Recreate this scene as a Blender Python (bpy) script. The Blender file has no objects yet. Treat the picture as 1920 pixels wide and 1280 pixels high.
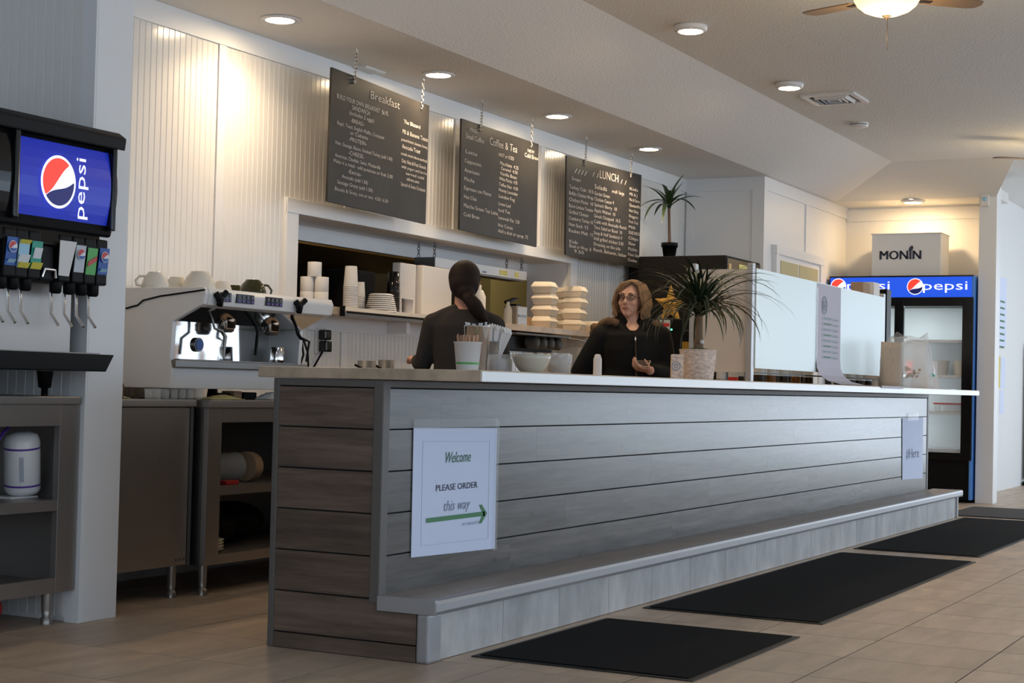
import bpy, bmesh, math, random
from mathutils import Vector, Matrix
random.seed(7)
S = bpy.context.scene
COL = S.collection
PI = math.pi
# ------------------------------------------------------------------ camera
# calibrated from the photograph's vanishing points (1920x1280 frame), eye 1.0 m above the floor
FPX, YAW, PIT, ROL = 3018.24, .4852575, .02786798, .02345514
CAM = Vector((0, 0, 1.0))
FW = Vector((math.cos(PIT)*math.cos(YAW), math.cos(PIT)*math.sin(YAW), math.sin(PIT)))
_r = Vector((math.sin(YAW), -math.cos(YAW), 0)); _u = _r.cross(FW)
RT = math.cos(ROL)*_r + math.sin(ROL)*_u
UP = -math.sin(ROL)*_r + math.cos(ROL)*_u
cd = bpy.data.cameras.new('camera'); cam = bpy.data.objects.new('camera', cd); COL.objects.link(cam)
cd.sensor_width = 36; cd.lens = FPX/1920*36; cd.clip_end = 200
cam.matrix_world = Matrix(((RT.x, UP.x, -FW.x, CAM.x), (RT.y, UP.y, -FW.y, CAM.y), (RT.z, UP.z, -FW.z, CAM.z), (0, 0, 0, 1)))
S.camera = cam
# ------------------------------------------------------------------ world, exposure
S.view_settings.view_transform = 'Standard'; S.view_settings.look = 'None'
S.view_settings.exposure = -0.08; S.view_settings.gamma = 1; S.view_settings.use_curve_mapping = False
wd = bpy.data.worlds.new('sky'); S.world = wd; wd.use_nodes = True
wd.node_tree.nodes['Background'].inputs[0].default_value = (.62, .78, 1, 1)
wd.node_tree.nodes['Background'].inputs[1].default_value = 2.0
S.cycles.max_bounces = 8; S.cycles.diffuse_bounces = 4; S.cycles.glossy_bounces = 4; S.cycles.sample_clamp_indirect = 4
S.cycles.caustics_reflective = False; S.cycles.caustics_refractive = False
# ------------------------------------------------------------------ daylight at the room's window openings (windows are built below)
WIN_R = [(-1.6, 2.6), (1.2, 2.6), (4.0, 2.6), (6.8, 2.6), (9.6, 2.6), (12.4, 2.6), (15.2, 2.6), (18.0, 2.6)]   # x start, width on the wall y = -5
WIN_F = [(-4.4, 2.8), (-1.2, 2.8)]                                           # y start, width on the far wall x = 20.5
W_LO, W_HI = .55, 2.75
WIN_N_ADD = [(-3.6, 2.8), (.6, 3.2)]                                           # y start, width on the near wall x = -4, unseen windows added to brighten faces turned to it
F_LO = .06                                                                  # far wall glazing reaches the floor
def area(name, loc, rot, sx, sy, power, color, shape='RECTANGLE', spread=PI):
    l = bpy.data.lights.new(name, 'AREA'); l.shape = shape; l.size = sx; l.size_y = sy; l.energy = power; l.color = color; l.spread = spread
    o = bpy.data.objects.new(name, l); COL.objects.link(o); o.location = loc; o.rotation_euler = rot
    return o
DAY = (.72, .86, 1.0)
for x, w in WIN_R:
    area('window_daylight', (x+w/2, -5.12, (W_LO+W_HI)/2), (PI/2, 0, 0), w, W_HI-W_LO, 31, DAY)
for y, w in WIN_F:
    area('window_daylight', (20.62, y+w/2, (F_LO+W_HI)/2), (PI/2, 0, PI/2), w, W_HI-F_LO, 80, (.84, .93, 1))
for y, w in WIN_N_ADD:
    area('window_daylight', (-4.12, y+w/2, (W_LO+W_HI)/2), (PI/2, 0, -PI/2), w, W_HI-W_LO, 34, DAY)  # daylight of the added near-wall windows
# ------------------------------------------------------------------ pixel helpers: a pixel is a direction, the plane gives the distance
def ray(u, v): return FW + RT*((u-960)/FPX) + UP*((640-v)/FPX)
def onp(ax, val, u, v):
    d = ray(u, v); return CAM + d*((val-CAM[ax])/d[ax])
def py(y, u, v): return onp(1, y, u, v)
def px(x, u, v): return onp(0, x, u, v)
def pz(z, u, v): return onp(2, z, u, v)
def mpp(p): return (Vector(p)-CAM).dot(FW)/FPX      # metres per pixel at a point
RH = Vector((RT.x, RT.y, 0)).normalized(); FH = Vector((-RH.y, RH.x, 0))
if FH.dot(FW) < 0: FH = -FH
def frame(loc, right=RH, fwd=FH):
    return Matrix(((right.x, fwd.x, 0, loc[0]), (right.y, fwd.y, 0, loc[1]), (right.z, fwd.z, 1, loc[2]), (0, 0, 0, 1)))
# ------------------------------------------------------------------ materials
MT = {}
def mat(name, col, rough=.5, metal=0, var=0, vscale=(6, 6, 6), bump=0, bscale=60, emit=0, ecol=None, alpha=1, trans=0, rnd=0, coat=0, ior=1.45, spec=.5, col2=None, rot=(0, 0, 0), knots=0):
    m = bpy.data.materials.new(name); m.use_nodes = True; nt = m.node_tree; b = nt.nodes['Principled BSDF']
    I = b.inputs; c = (*col, 1)
    I['Base Color'].default_value = c; I['Roughness'].default_value = rough; I['Metallic'].default_value = metal
    I['Transmission Weight'].default_value = trans; I['IOR'].default_value = ior; I['Coat Weight'].default_value = coat; I['Coat Roughness'].default_value = .12
    I['Specular IOR Level'].default_value = spec
    if alpha < 1: I['Alpha'].default_value = alpha
    if emit: I['Emission Color'].default_value = (*(ecol or col), 1); I['Emission Strength'].default_value = emit
    tc = mp = None
    if var or bump or rnd:
        tc = nt.nodes.new('ShaderNodeTexCoord'); mp = nt.nodes.new('ShaderNodeMapping'); oi = nt.nodes.new('ShaderNodeObjectInfo')
        ad = nt.nodes.new('ShaderNodeVectorMath'); ad.operation = 'MULTIPLY_ADD'
        cx = nt.nodes.new('ShaderNodeCombineXYZ')
        for k in range(3): nt.links.new(oi.outputs['Random'], cx.inputs[k])
        nt.links.new(cx.outputs[0], ad.inputs[0]); ad.inputs[1].default_value = (37, 53, 71); nt.links.new(tc.outputs['Object'], ad.inputs[2])
        nt.links.new(ad.outputs[0], mp.inputs[0]); mp.inputs['Scale'].default_value = vscale; mp.inputs['Rotation'].default_value = rot
    src = None
    if var:
        n = nt.nodes.new('ShaderNodeTexNoise'); n.inputs['Detail'].default_value = 6; n.inputs['Roughness'].default_value = .65; n.inputs['Scale'].default_value = 1
        nt.links.new(mp.outputs[0], n.inputs[0])
        rp = nt.nodes.new('ShaderNodeValToRGB')
        c2 = col2 or tuple(min(1, x*(1+var)) for x in col)
        rp.color_ramp.elements[0].position = .34; rp.color_ramp.elements[1].position = .68
        rp.color_ramp.elements[0].color = (*(x*(1-var) for x in col), 1); rp.color_ramp.elements[1].color = (*c2, 1)
        nt.links.new(n.outputs[0], rp.inputs[0]); src = rp.outputs[0]
        if knots:
            m2 = nt.nodes.new('ShaderNodeMapping'); m2.inputs['Scale'].default_value = (2.2, 2.2, 5); nt.links.new(ad.outputs[0], m2.inputs[0])
            vo = nt.nodes.new('ShaderNodeTexVoronoi'); vo.inputs['Scale'].default_value = 1.6; nt.links.new(m2.outputs[0], vo.inputs[0])
            r2 = nt.nodes.new('ShaderNodeValToRGB'); r2.color_ramp.elements[0].position = .03; r2.color_ramp.elements[1].position = .11
            r2.color_ramp.elements[0].color = (1-knots, 1-knots, 1-knots, 1); nt.links.new(vo.outputs['Distance'], r2.inputs[0])
            mx = nt.nodes.new('ShaderNodeMix'); mx.data_type = 'RGBA'; mx.blend_type = 'MULTIPLY'; mx.inputs['Factor'].default_value = 1
            nt.links.new(src, mx.inputs['A']); nt.links.new(r2.outputs[0], mx.inputs['B']); src = mx.outputs['Result']
    if rnd:
        hs = nt.nodes.new('ShaderNodeHueSaturation'); mr = nt.nodes.new('ShaderNodeMapRange')
        mr.inputs['To Min'].default_value = 1-rnd; mr.inputs['To Max'].default_value = 1+rnd
        nt.links.new(oi.outputs['Random'], mr.inputs[0]); nt.links.new(mr.outputs[0], hs.inputs['Value'])
        if src: nt.links.new(src, hs.inputs['Color'])
        else: hs.inputs['Color'].default_value = c
        src = hs.outputs[0]
    if src: nt.links.new(src, I['Base Color'])
    if bump:
        n = nt.nodes.new('ShaderNodeTexNoise'); n.inputs['Scale'].default_value = bscale; n.inputs['Detail'].default_value = 3
        nt.links.new(tc.outputs['Object'], n.inputs[0]); bp = nt.nodes.new('ShaderNodeBump'); bp.inputs['Strength'].default_value = bump; bp.inputs['Distance'].default_value = .01
        nt.links.new(n.outputs[0], bp.inputs['Height']); nt.links.new(bp.outputs[0], I['Normal'])
    MT[name] = m; return m
mat('ceiling_paint', (.76, .745, .72), .85, bump=.4, bscale=62)
mat('wall_paint', (.80, .80, .80), .45)
mat('bead_paint', (.78, .76, .73), .16)
mat('floor_grout', (.06, .047, .038), .85)
mat('floor_tile', (.52, .40, .295), .42, var=.18, vscale=(2, 9, 3), rnd=.05, bump=.02, bscale=20)
mat('plank_x', (.094, .088, .082), .26, var=.36, vscale=(1.6, 14, 26), rnd=.14, knots=.35)
mat('plank_y', (.125, .086, .063), .45, var=.42, vscale=(14, 1.8, 26), rnd=.12, knots=.6)
mat('dark_gap', (.012, .011, .010), .9)
mat('alu_trim', (.40, .40, .41), .42, .6)
mat('wood_trim', (.12, .108, .098), .5)
mat('laminate', (.50, .385, .275), .35, var=.22, vscale=(9, 9, 9))
mat('bench_top', (.36, .30, .25), .45, var=.15, vscale=(3, 8, 3))
mat('riser_tile', (.46, .45, .44), .42, var=.22, vscale=(7, 5, 3), rnd=.05, bump=.03, bscale=25)
mat('mat_pile', (.009, .009, .0095), .95, bump=.4, bscale=400, spec=.15)
mat('mat_edge', (.012, .013, .014), .6)
mat('grey_mat', (.055, .055, .06), .9, bump=.5, bscale=300)
mat('steel', (.35, .32, .295), .36, .7, var=.03, vscale=(3, 3, 3))
mat('steel_dark', (.22, .21, .20), .4, 1)
mat('chrome', (.8, .8, .8), .08, 1)
mat('mirror_steel', (.62, .60, .58), .06, 1)
mat('black_plastic', (.004, .004, .0045), .45, spec=.16)
mat('edge_white', (.84, .86, .86), .35)
mat('lens_tint', (.05, .04, .04), .1, alpha=.2)
mat('menu_band', (.44, .47, .49), .8)
mat('black_matte', (.004, .004, .004), .7, spec=.2)
mat('black_gloss', (.006, .006, .007), .12)
mat('grey_plastic', (.10, .10, .105), .45)
mat('white_enamel', (.74, .72, .70), .25)
mat('white_paper', (.70, .76, .94), .8)
mat('pink_paper', (.56, .53, .60), .75)
mat('white_card', (.74, .72, .70), .75)
mat('cream_foam', (.84, .75, .63), .8)
mat('white_ceramic', (.72, .68, .60), .12)
mat('cream_ceramic', (.60, .56, .46), .2)
mat('green_ceramic', (.035, .034, .012), .15)
mat('clear_plastic', (.9, .92, .92), .15, alpha=.28)
mat('clear_glass', (.93, .96, .95), .05, alpha=.22)
mat('fridge_glass', (.75, .85, .85), .03, alpha=.06)
mat('frost', (.80, .93, .95), .4, alpha=.97)
mat('side_glass', (.62, .58, .54), .25, alpha=.72)
mat('cloth_yellow', (.62, .55, .26), .9)
mat('cloth_white', (.72, .72, .72), .9)
mat('chalk_slate', (.019, .018, .017), .45, var=.4, vscale=(2, 2, 2), spec=.22)
mat('chalk', (.60, .57, .53), .9)
mat('chain', (.55, .52, .48), .3, 1)
mat('ink', (.05, .06, .09), .8)
mat('ink_grey', (.30, .34, .42), .8)
mat('ink_green', (.10, .22, .14), .8)
mat('arrow_green', (.11, .27, .14), .8)
mat('tape', (.8, .82, .84), .12, alpha=.12)
mat('blue_lit', (.010, .028, .36), .3, emit=.75, ecol=(.008, .018, .27))
mat('blue_sign', (.006, .05, .48), .3, emit=1.1, ecol=(.010, .075, .62))
mat('white_lit', (.8, .82, .9), .3, emit=.9, ecol=(.85, .87, 1))
mat('red_lit', (.75, .03, .02), .3, emit=1.1, ecol=(.9, .05, .03))
mat('navy_lit', (.008, .012, .16), .3, emit=.25, ecol=(.01, .015, .2))
mat('blue_print', (.02, .09, .36), .35)
mat('red_print', (.55, .03, .03), .35)
mat('white_print', (.75, .77, .8), .35)
mat('yellow_print', (.70, .60, .10), .4)
mat('green_print', (.10, .42, .10), .4)
mat('teal_print', (.03, .35, .25), .4)
mat('sky_print', (.35, .60, .75), .4)
mat('silver_print', (.50, .54, .58), .35)
mat('purple_print', (.10, .04, .28), .4)
mat('lamp_glow', (1, .86, .62), .5, emit=120, ecol=(1, .76, .47))
mat('bowl_glow', (1, .82, .45), .5, emit=1.9, ecol=(1, .72, .30))
mat('fan_wood', (.20, .13, .075), .4)
mat('bronze', (.06, .04, .025), .35, .8)
mat('gold', (.40, .23, .035), .35, .5)
mat('leaf_dark', (.018, .034, .016), .5)
mat('leaf_green', (.03, .06, .022), .45)
mat('trunk', (.20, .13, .08), .85, bump=.5, bscale=50)
mat('moss', (.05, .09, .02), .95, bump=1, bscale=120)
mat('basket', (.74, .60, .50), .85, var=.32, vscale=(36, 36, 75))
mat('kraft', (.36, .24, .15), .85)
mat('stir_wood', (.52, .31, .19), .8)
mat('skin', (.50, .25, .17), .5)
mat('skin_pale', (.55, .31, .23), .5)
mat('lips', (.34, .10, .09), .45)
mat('hair_brown', (.011, .005, .004), .7, spec=.25, var=.4, vscale=(70, 70, 10))
mat('hair_blond', (.25, .15, .08), .6, var=.45, vscale=(70, 70, 9), spec=.3)
mat('shirt', (.034, .030, .028), .9, bump=.1, bscale=70, spec=.15)
mat('coat', (.003, .003, .0035), .7, bump=.06, bscale=30, spec=.2)
mat('denim', (.02, .025, .04), .9)
mat('fur', (.13, .075, .04), .95, bump=1, bscale=110)
mat('eye_dark', (.02, .015, .012), .2)
mat('screen_grey', (.06, .05, .05), .15)
mat('phone_case', (.45, .30, .20), .4)
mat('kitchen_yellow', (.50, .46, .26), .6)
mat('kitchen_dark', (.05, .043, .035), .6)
mat('hood_brass', (.55, .38, .14), .3, 1)
mat('red_plastic', (.5, .03, .03), .4)
mat('blue_tape', (.04, .25, .75), .4)
mat('amber', (.12, .045, .01), .15)
mat('wall_blue', (.10, .30, .75), .4)
mat('led_green', (.1, 1, .4), .5, emit=4)
mat('star_face', (.38, .22, .035), .5)
mat('cardboard_white', (.80, .80, .80), .7)
mat('inner_white', (.72, .76, .76), .4)
mat('shelf_white', (.80, .82, .85), .4)
mat('purple_cloth', (.14, .03, .16), .8)
mat('brown_smudge', (.45, .36, .28), .8)
# ------------------------------------------------------------------ mesh builder
WPOS = {}
def wp(o): return WPOS.get(o.name, Vector((0, 0, 0)))
class MB:
    def __init__(s, T=None): s.v = []; s.f = []; s.mi = []; s.m = 0; s.T = T; s.sm = []
    def add(s, vs, fs, smooth=False):
        b = len(s.v)
        for p in vs:
            p = Vector(p); s.v.append(s.T @ p if s.T else p)
        for f in fs: s.f.append([b+i for i in f]); s.mi.append(s.m); s.sm.append(smooth)
        return s
    def box(s, x0, x1, y0, y1, z0, z1):
        vs = [(x, y, z) for z in (z0, z1) for y in (y0, y1) for x in (x0, x1)]
        return s.add(vs, [(0, 2, 3, 1), (4, 5, 7, 6), (0, 1, 5, 4), (2, 6, 7, 3), (0, 4, 6, 2), (1, 3, 7, 5)])
    def quad(s, a, b, c, d, t):          # four corners (counter-clockwise seen from the front) pushed back by vector t
        a, b, c, d, t = map(Vector, (a, b, c, d, t))
        return s.add([a, b, c, d, a+t, b+t, c+t, d+t], [(0, 1, 2, 3), (7, 6, 5, 4), (1, 0, 4, 5), (2, 1, 5, 6), (3, 2, 6, 7), (0, 3, 7, 4)])
    def flat(s, pts): return s.add(pts, [tuple(range(len(pts)))])
    def extr(s, pts, vec, smooth=False):
        n = len(pts); vec = Vector(vec); P = [Vector(p) for p in pts]
        return s.add(P+[p+vec for p in P], [tuple(range(n))[::-1], tuple(range(n, 2*n))]+[(i, (i+1) % n, n+(i+1) % n, n+i) for i in range(n)], False)
    def cyl(s, p, q, r1, r2=None, n=16):
        return s.tube([p, q], [r1, r1 if r2 is None else r2], n)
    def tube(s, pts, r, n=8, flatten=1):
        P = [Vector(p) for p in pts]; k = len(P)
        R = r if isinstance(r, (list, tuple)) else [r]*k
        vs = []; fs = []; prev = None
        for i in range(k):
            t = (P[min(i+1, k-1)]-P[max(i-1, 0)]).normalized()
            if prev is None:
                a = Vector((0, 0, 1)) if abs(t.z) < .9 else Vector((1, 0, 0))
                x = t.cross(a).normalized()
            else: x = (prev-t*prev.dot(t)).normalized()
            y = t.cross(x); prev = x
            for j in range(n):
                w = 2*PI*j/n; vs.append(P[i]+(x*math.cos(w)+y*math.sin(w)*flatten)*R[i])
        for i in range(k-1):
            for j in range(n):
                fs.append((i*n+j, i*n+(j+1) % n, (i+1)*n+(j+1) % n, (i+1)*n+j))
        b = len(s.f); s.add(vs, fs, True)
        s.add(vs[:n], [tuple(range(n))[::-1]]); s.add(vs[-n:], [tuple(range(n))])
        return s
    def lathe(s, prof, c=(0, 0, 0), n=24, caps=True):
        c = Vector(c); vs = []; fs = []; k = len(prof)
        for r, z in prof:
            for j in range(n): w = 2*PI*j/n; vs.append(c+Vector((r*math.cos(w), r*math.sin(w), z)))
        for i in range(k-1):
            for j in range(n): fs.append((i*n+j, i*n+(j+1) % n, (i+1)*n+(j+1) % n, (i+1)*n+j))
        s.add(vs, fs, True)
        if caps:
            if prof[0][0] > 1e-4: s.add(vs[:n], [tuple(range(n))[::-1]])
            if prof[-1][0] > 1e-4: s.add(vs[-n:], [tuple(range(n))])
        return s
    def ell(s, c, r, n=16, m=10):
        c = Vector(c); r = (r, r, r) if not isinstance(r, (tuple, list)) else r
        vs = [c+Vector((0, 0, -r[2]))]; fs = []
        for i in range(1, m):
            t = PI*i/m
            for j in range(n): w = 2*PI*j/n; vs.append(c+Vector((r[0]*math.sin(t)*math.cos(w), r[1]*math.sin(t)*math.sin(w), -r[2]*math.cos(t))))
        vs.append(c+Vector((0, 0, r[2])))
        for j in range(n): fs.append((0, 1+(j+1) % n, 1+j)); fs.append((len(vs)-1, len(vs)-1-n+j, len(vs)-1-n+(j+1) % n))
        for i in range(m-2):
            for j in range(n): a = 1+i*n; fs.append((a+j, a+(j+1) % n, a+n+(j+1) % n, a+n+j))
        return s.add(vs, fs, True)
    def loft(s, secs, n=20):            # secs: (centre, rx, ry)
        vs = []; fs = []
        for c, rx, ry in secs:
            for j in range(n): w = 2*PI*j/n; vs.append(Vector(c)+Vector((rx*math.cos(w), ry*math.sin(w), 0)))
        for i in range(len(secs)-1):
            for j in range(n): fs.append((i*n+j, i*n+(j+1) % n, (i+1)*n+(j+1) % n, (i+1)*n+j))
        fs.append(tuple(range(n))[::-1]); fs.append(tuple(range((len(secs)-1)*n, len(secs)*n)))
        return s.add(vs, fs, True)
    def limb(s, chain, n=14):           # capsules: [(p, r), ...]
        for i in range(len(chain)-1):
            (p, r), (q, r2) = chain[i], chain[i+1]
            s.tube([p, q], [r, r2], n)
        for p, r in chain: s.ell(p, r, n, 8)
        return s
    def mesh(s, name, org, bevel=0):
        me = bpy.data.meshes.new(name); me.from_pydata([tuple(p-org) for p in s.v], [], s.f)
        for i, p in enumerate(me.polygons): p.material_index = s.mi[i]; p.use_smooth = s.sm[i]
        if bevel:
            bm = bmesh.new(); bm.from_mesh(me); bmesh.ops.remove_doubles(bm, verts=bm.verts, dist=1e-5)
            es = [e for e in bm.edges if len(e.link_faces) == 2 and e.calc_face_angle() > .6]
            bmesh.ops.bevel(bm, geom=es, offset=bevel, segments=2, affect='EDGES', profile=.6); bm.to_mesh(me); bm.free()
        me.update(); return me
    def build(s, name, mats, parent=None, bevel=0, org=None):
        if org is None:
            if parent is not None: org = wp(parent)
            else:
                xs = [p.x for p in s.v]; ys = [p.y for p in s.v]; zs = [p.z for p in s.v]
                org = Vector(((min(xs)+max(xs))/2, (min(ys)+max(ys))/2, min(zs)))
        org = Vector(org)
        me = s.mesh(name, org, bevel)
        for k in (mats if isinstance(mats, (list, tuple)) else [mats]): me.materials.append(MT[k])
        return link(name, me, parent, org)
def link(name, me, parent, org):
    o = bpy.data.objects.new(name, me); COL.objects.link(o)
    if parent is not None: o.parent = parent; o.location = Vector(org)-wp(parent)
    else: o.location = org
    WPOS[o.name] = Vector(org); return o
def tag(o, label, cat, group=None):
    o['label'] = label; o['category'] = cat
    if group: o['group'] = group
    return o
def thing(name, loc, label, cat, group=None):
    o = bpy.data.objects.new(name, None); COL.objects.link(o); o.location = loc; o.empty_display_size = .05
    WPOS[o.name] = Vector(loc); return tag(o, label, cat, group)
def struct(o, label=None):
    o['kind'] = 'structure'
    if label: o['label'] = label
    return o
def dup(o, loc, label=None, rotz=None, parent=None):
    c = o.copy(); COL.objects.link(c); c.parent = parent
    if parent is None:
        c.location = loc; WPOS[c.name] = Vector(loc)
        if rotz is not None: c.rotation_euler.z = rotz
        if label: c['label'] = label
    else: WPOS[c.name] = wp(parent)+c.location
    for ch in o.children: dup(ch, None, None, None, c)
    return c
def bx(name, m, x0, x1, y0, y1, z0, z1, parent=None, bevel=0): return MB().box(x0, x1, y0, y1, z0, z1).build(name, m, parent, bevel)
_fc = bpy.data.curves.new('font_tmp', 'FONT'); _fo = bpy.data.objects.new('font_tmp', _fc); COL.objects.link(_fo); _fc.resolution_u = 2
def lettering(txt, p, right, up, h, mats, parent, width=None, align='C', name='lettering', shear=0, off=0, lift=.0015):
    """flat letters of cap height h; p is the middle (or left) of the base line"""
    _fc.body = txt; _fc.size = 1; _fc.align_x = 'LEFT'; _fc.shear = shear; _fc.offset = off
    dg = bpy.context.evaluated_depsgraph_get(); _fo.update_tag(); dg.update()
    me = bpy.data.meshes.new_from_object(_fo.evaluated_get(dg))
    if not me.vertices: return None
    xs = [v.co.x for v in me.vertices]; w = max(xs)-min(xs); sc = h/.69
    sx = width/w if width else sc
    right = Vector(right).normalized(); up = Vector(up).normalized(); nrm = right.cross(up)
    x0 = min(xs)+(w/2 if align == 'C' else 0)
    org = wp(parent)
    for v in me.vertices:
        c = v.co; q = Vector(p)+right*((c.x-x0)*sx)+up*(c.y*sc)+nrm*lift-org; v.co = q
    me.materials.clear(); me.materials.append(MT[mats]); me.name = name
    return link(name, me, parent, org)
def remesh(mb, name, m, parent, voxel, smooth=6, origin=None):
    me = mb.mesh('tmp', Vector((0, 0, 0))); t = bpy.data.objects.new('tmp', me); COL.objects.link(t)
    r = t.modifiers.new('r', 'REMESH'); r.mode = 'VOXEL'; r.voxel_size = voxel; r.use_smooth_shade = True
    if smooth: k = t.modifiers.new('s', 'SMOOTH'); k.iterations = smooth; k.factor = .5
    dg = bpy.context.evaluated_depsgraph_get(); nm = bpy.data.meshes.new_from_object(t.evaluated_get(dg)); bpy.data.objects.remove(t)
    org = wp(parent) if parent is not None else Vector(origin)
    nm.transform(Matrix.Translation(-org)); nm.name = name
    nm.materials.clear(); nm.materials.append(MT[m])
    for p in nm.polygons: p.use_smooth = True
    return link(name, nm, parent, org)
X3, Y3, Z3 = Vector((1, 0, 0)), Vector((0, 1, 0)), Vector((0, 0, 1))
# ================================================================== STRUCTURE
ZC, ZF, YE, YW = 2.90, 3.17, 4.60, 5.40        # kitchen ceiling, main flat ceiling, soffit edge, back wall face
YB, XB, XF = 4.66, 13.52, 15.55                # block face, block corner, far wall face
# ---- floor: grout slab with tiles
fl = struct(bx('floor', 'floor_grout', -4, 20.5, -5, 9, -.12, -.0012), 'beige ceramic tile floor')
TP, TX0, TY0 = .485, 5.57, 1.245
def tile_mb(mb, x, y):
    g = .003; a, b, c, d = x+g, x+TP-g, y+g, y+TP-g
    mb.box(a, b, c, d, -.006, 0); return mb
tm = tile_mb(MB(), 0, 0).mesh('tile', Vector((TP/2, TP/2, -.006))); tm.materials.append(MT['floor_tile'])
field = MB()
for i in range(-20, 31):
    for j in range(-13, 9):
        x, y = TX0+TP*i, TY0+TP*j
        if x+TP > 20.5 or x < -4 or y < -5: continue
        vis = -4 <= i <= 16 and -1 <= j <= 7 and not (j == 4 and 0 <= i) and not (j in (5, 6) and i > 2) and not (j == 7 and i > 2) and not (j < 1 and i < 0)
        if vis:
            o = bpy.data.objects.new('tile', tm); COL.objects.link(o); o.parent = fl
            o.location = Vector((x+TP/2, y+TP/2, -.006))-wp(fl)
        else: tile_mb(field, x, y)
ff = field.build('tile_field', 'floor_tile', fl); ff['kind'] = 'stuff'
# ---- outer walls
def wall_open(name, along, const, thick, a0, a1, z0, z1, holes, m='wall_paint', parent=None):
    """wall along axis 'x' or 'y' at const..const+thick with rectangular holes (s, e, lo, hi)"""
    mb = MB(); cuts = sorted(holes)
    def seg(s, e, lo, hi):
        if e-s < 1e-4 or hi-lo < 1e-4: return
        if along == 'x': mb.box(s, e, min(const, const+thick), max(const, const+thick), lo, hi)
        else: mb.box(min(const, const+thick), max(const, const+thick), s, e, lo, hi)
    cur = a0
    for s, e, lo, hi in cuts:
        seg(cur, s, z0, z1); seg(s, e, z0, lo); seg(s, e, hi, z1); cur = e
    seg(cur, a1, z0, z1)
    return struct(mb.build(name, m, parent))
wall_open('wall_right', 'x', -5, -.2, -4, 20.5, 0, ZF, [(x, x+w, W_LO, W_HI) for x, w in WIN_R])
wall_open('wall_far', 'y', 20.5, .2, -5, 3.43, 0, ZF, [(y, y+w, F_LO, W_HI) for y, w in WIN_F])
wall_open('wall_near', 'y', -4, -.2, -5, 5.4, 0, ZF, [(y, y+w, W_LO, W_HI) for y, w in WIN_N_ADD])
for k, (x, w) in enumerate(WIN_R+WIN_F+WIN_N_ADD):
    f = MB()
    far = k >= len(WIN_R); n = 3; xo = 0 if k < len(WIN_R)+len(WIN_F) else -24.6; lo = F_LO if far and not xo else W_LO
    for i in range(n+1):
        a = x+w*i/n
        if far: f.box(20.52+xo, 20.58+xo, a-.03, a+.03, lo, W_HI)
        else: f.box(a-.03, a+.03, -5.08, -5.02, W_LO, W_HI)
    for z in (lo+.03, W_HI-.03):
        if far: f.box(20.521+xo, 20.579+xo, x, x+w, z-.03, z+.03)
        else: f.box(x, x+w, -5.079, -5.021, z-.03, z+.03)
    struct(f.build('window_%d' % (k+1), 'wall_paint'), 'white framed window of the dining room')
# ---- ceilings
YFOLD, XFOLD = 3.87, XF-.73
c = MB()
c.box(-4.2, 20.7, -5.2, YFOLD, ZF, ZF+.1)                                        # flat
c.flat([(XFOLD, 2.45, ZF+.001), (20.7, 2.45, ZF+.001), (20.7, 3.43, ZF+.001), (XFOLD, 3.43, ZF+.001)])
c.add([(-4.2, YFOLD, ZF), (XFOLD, YFOLD, ZF), (XF, YE, ZC), (-4.2, YE, ZC), (-4.2, YFOLD, ZF+.1), (XFOLD, YFOLD, ZF+.1), (XF, YE, ZC+.2), (-4.2, YE, ZC+.2)],
      [(0, 1, 2, 3), (7, 6, 5, 4), (3, 2, 6, 7)])
c.add([(XFOLD, YFOLD, ZF), (XFOLD, 2.75, ZF), (XF, 3.06, ZC), (XF, YE, ZC)], [(0, 3, 2, 1)])  # hip end slope
c.add([(XFOLD, 2.75, ZF), (XF, 3.06, ZC), (XF, 3.06, ZF)], [(0, 1, 2)])
struct(c.build('ceiling', 'ceiling_paint'), 'textured white ceiling of the dining room')
k = MB(); k.box(-4, XF+.6, YE, YW+.35, ZC, ZC+.1); k.box(XF, XF+.6, 3.06, YE, ZC, ZC+.1)
struct(k.build('ceiling_kitchen', 'ceiling_paint'), 'low flat ceiling over the counter area')
# ---- back wall with the serving hatch
HX0, HX1, HZ0, HZ1 = 7.54, 11.13, 1.40, 1.955
wb = wall_open('wall_back', 'x', YW+.006, .344, -4, XB+.5, 0, ZC, [(HX0, HX1, HZ0, HZ1)])
wb['label'] = 'white panelled back wall with a wide serving hatch'
def bead(x0, x1, z0, z1, y, parent, pitch=.045, axis='x', sgn=-1):
    """moulded panel: vertical grooves cut into its face; axis x faces -y, axis y faces -x"""
    pr = []; n = max(1, round((x1-x0)/pitch)); p = (x1-x0)/n
    for i in range(n):
        a = x0+p*i
        pr += [(a, .0026), (a+.0035, 0), (a+p-.0035, 0)]
    pr.append((x1, .0026))
    vs = []
    for z in (z0, z1):
        for a, d in pr: vs.append((a, y+d-.006, z) if axis == 'x' else (y+d-.006, a, z))
    m = len(pr)
    return MB().add(vs, [(i, i+1, m+i+1, m+i) for i in range(m-1)]).build('bead_panel', 'bead_paint', parent)
ZR = 2.785                                               # underside of the top rail
bat = [6.83, 8.06, 9.36, 10.64, 11.88, 13.1]             # battens
edges = [5.205]+bat+[XB+.02]
for a, b in zip(edges[:-1], edges[1:]):
    a2, b2 = a+.03, b-.03
    for s, e in ((a2, min(b2, HX0-.11)), (max(a2, HX0-.11), min(b2, HX1+.11)), (max(a2, HX1+.11), b2)):
        if e-s < .02: continue
        over = s >= HX0-.12 and e <= HX1+.12
        if over: bead(s, e, HZ1+.085, ZR, YW, wb); bead(s, e, .1, 1.30, YW, wb)
        else: bead(s, e, .1, ZR, YW, wb)
tr = MB()
tr.box(5.205, XB+.02, YW-.018, YW+.004, ZR, ZC)
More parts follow.
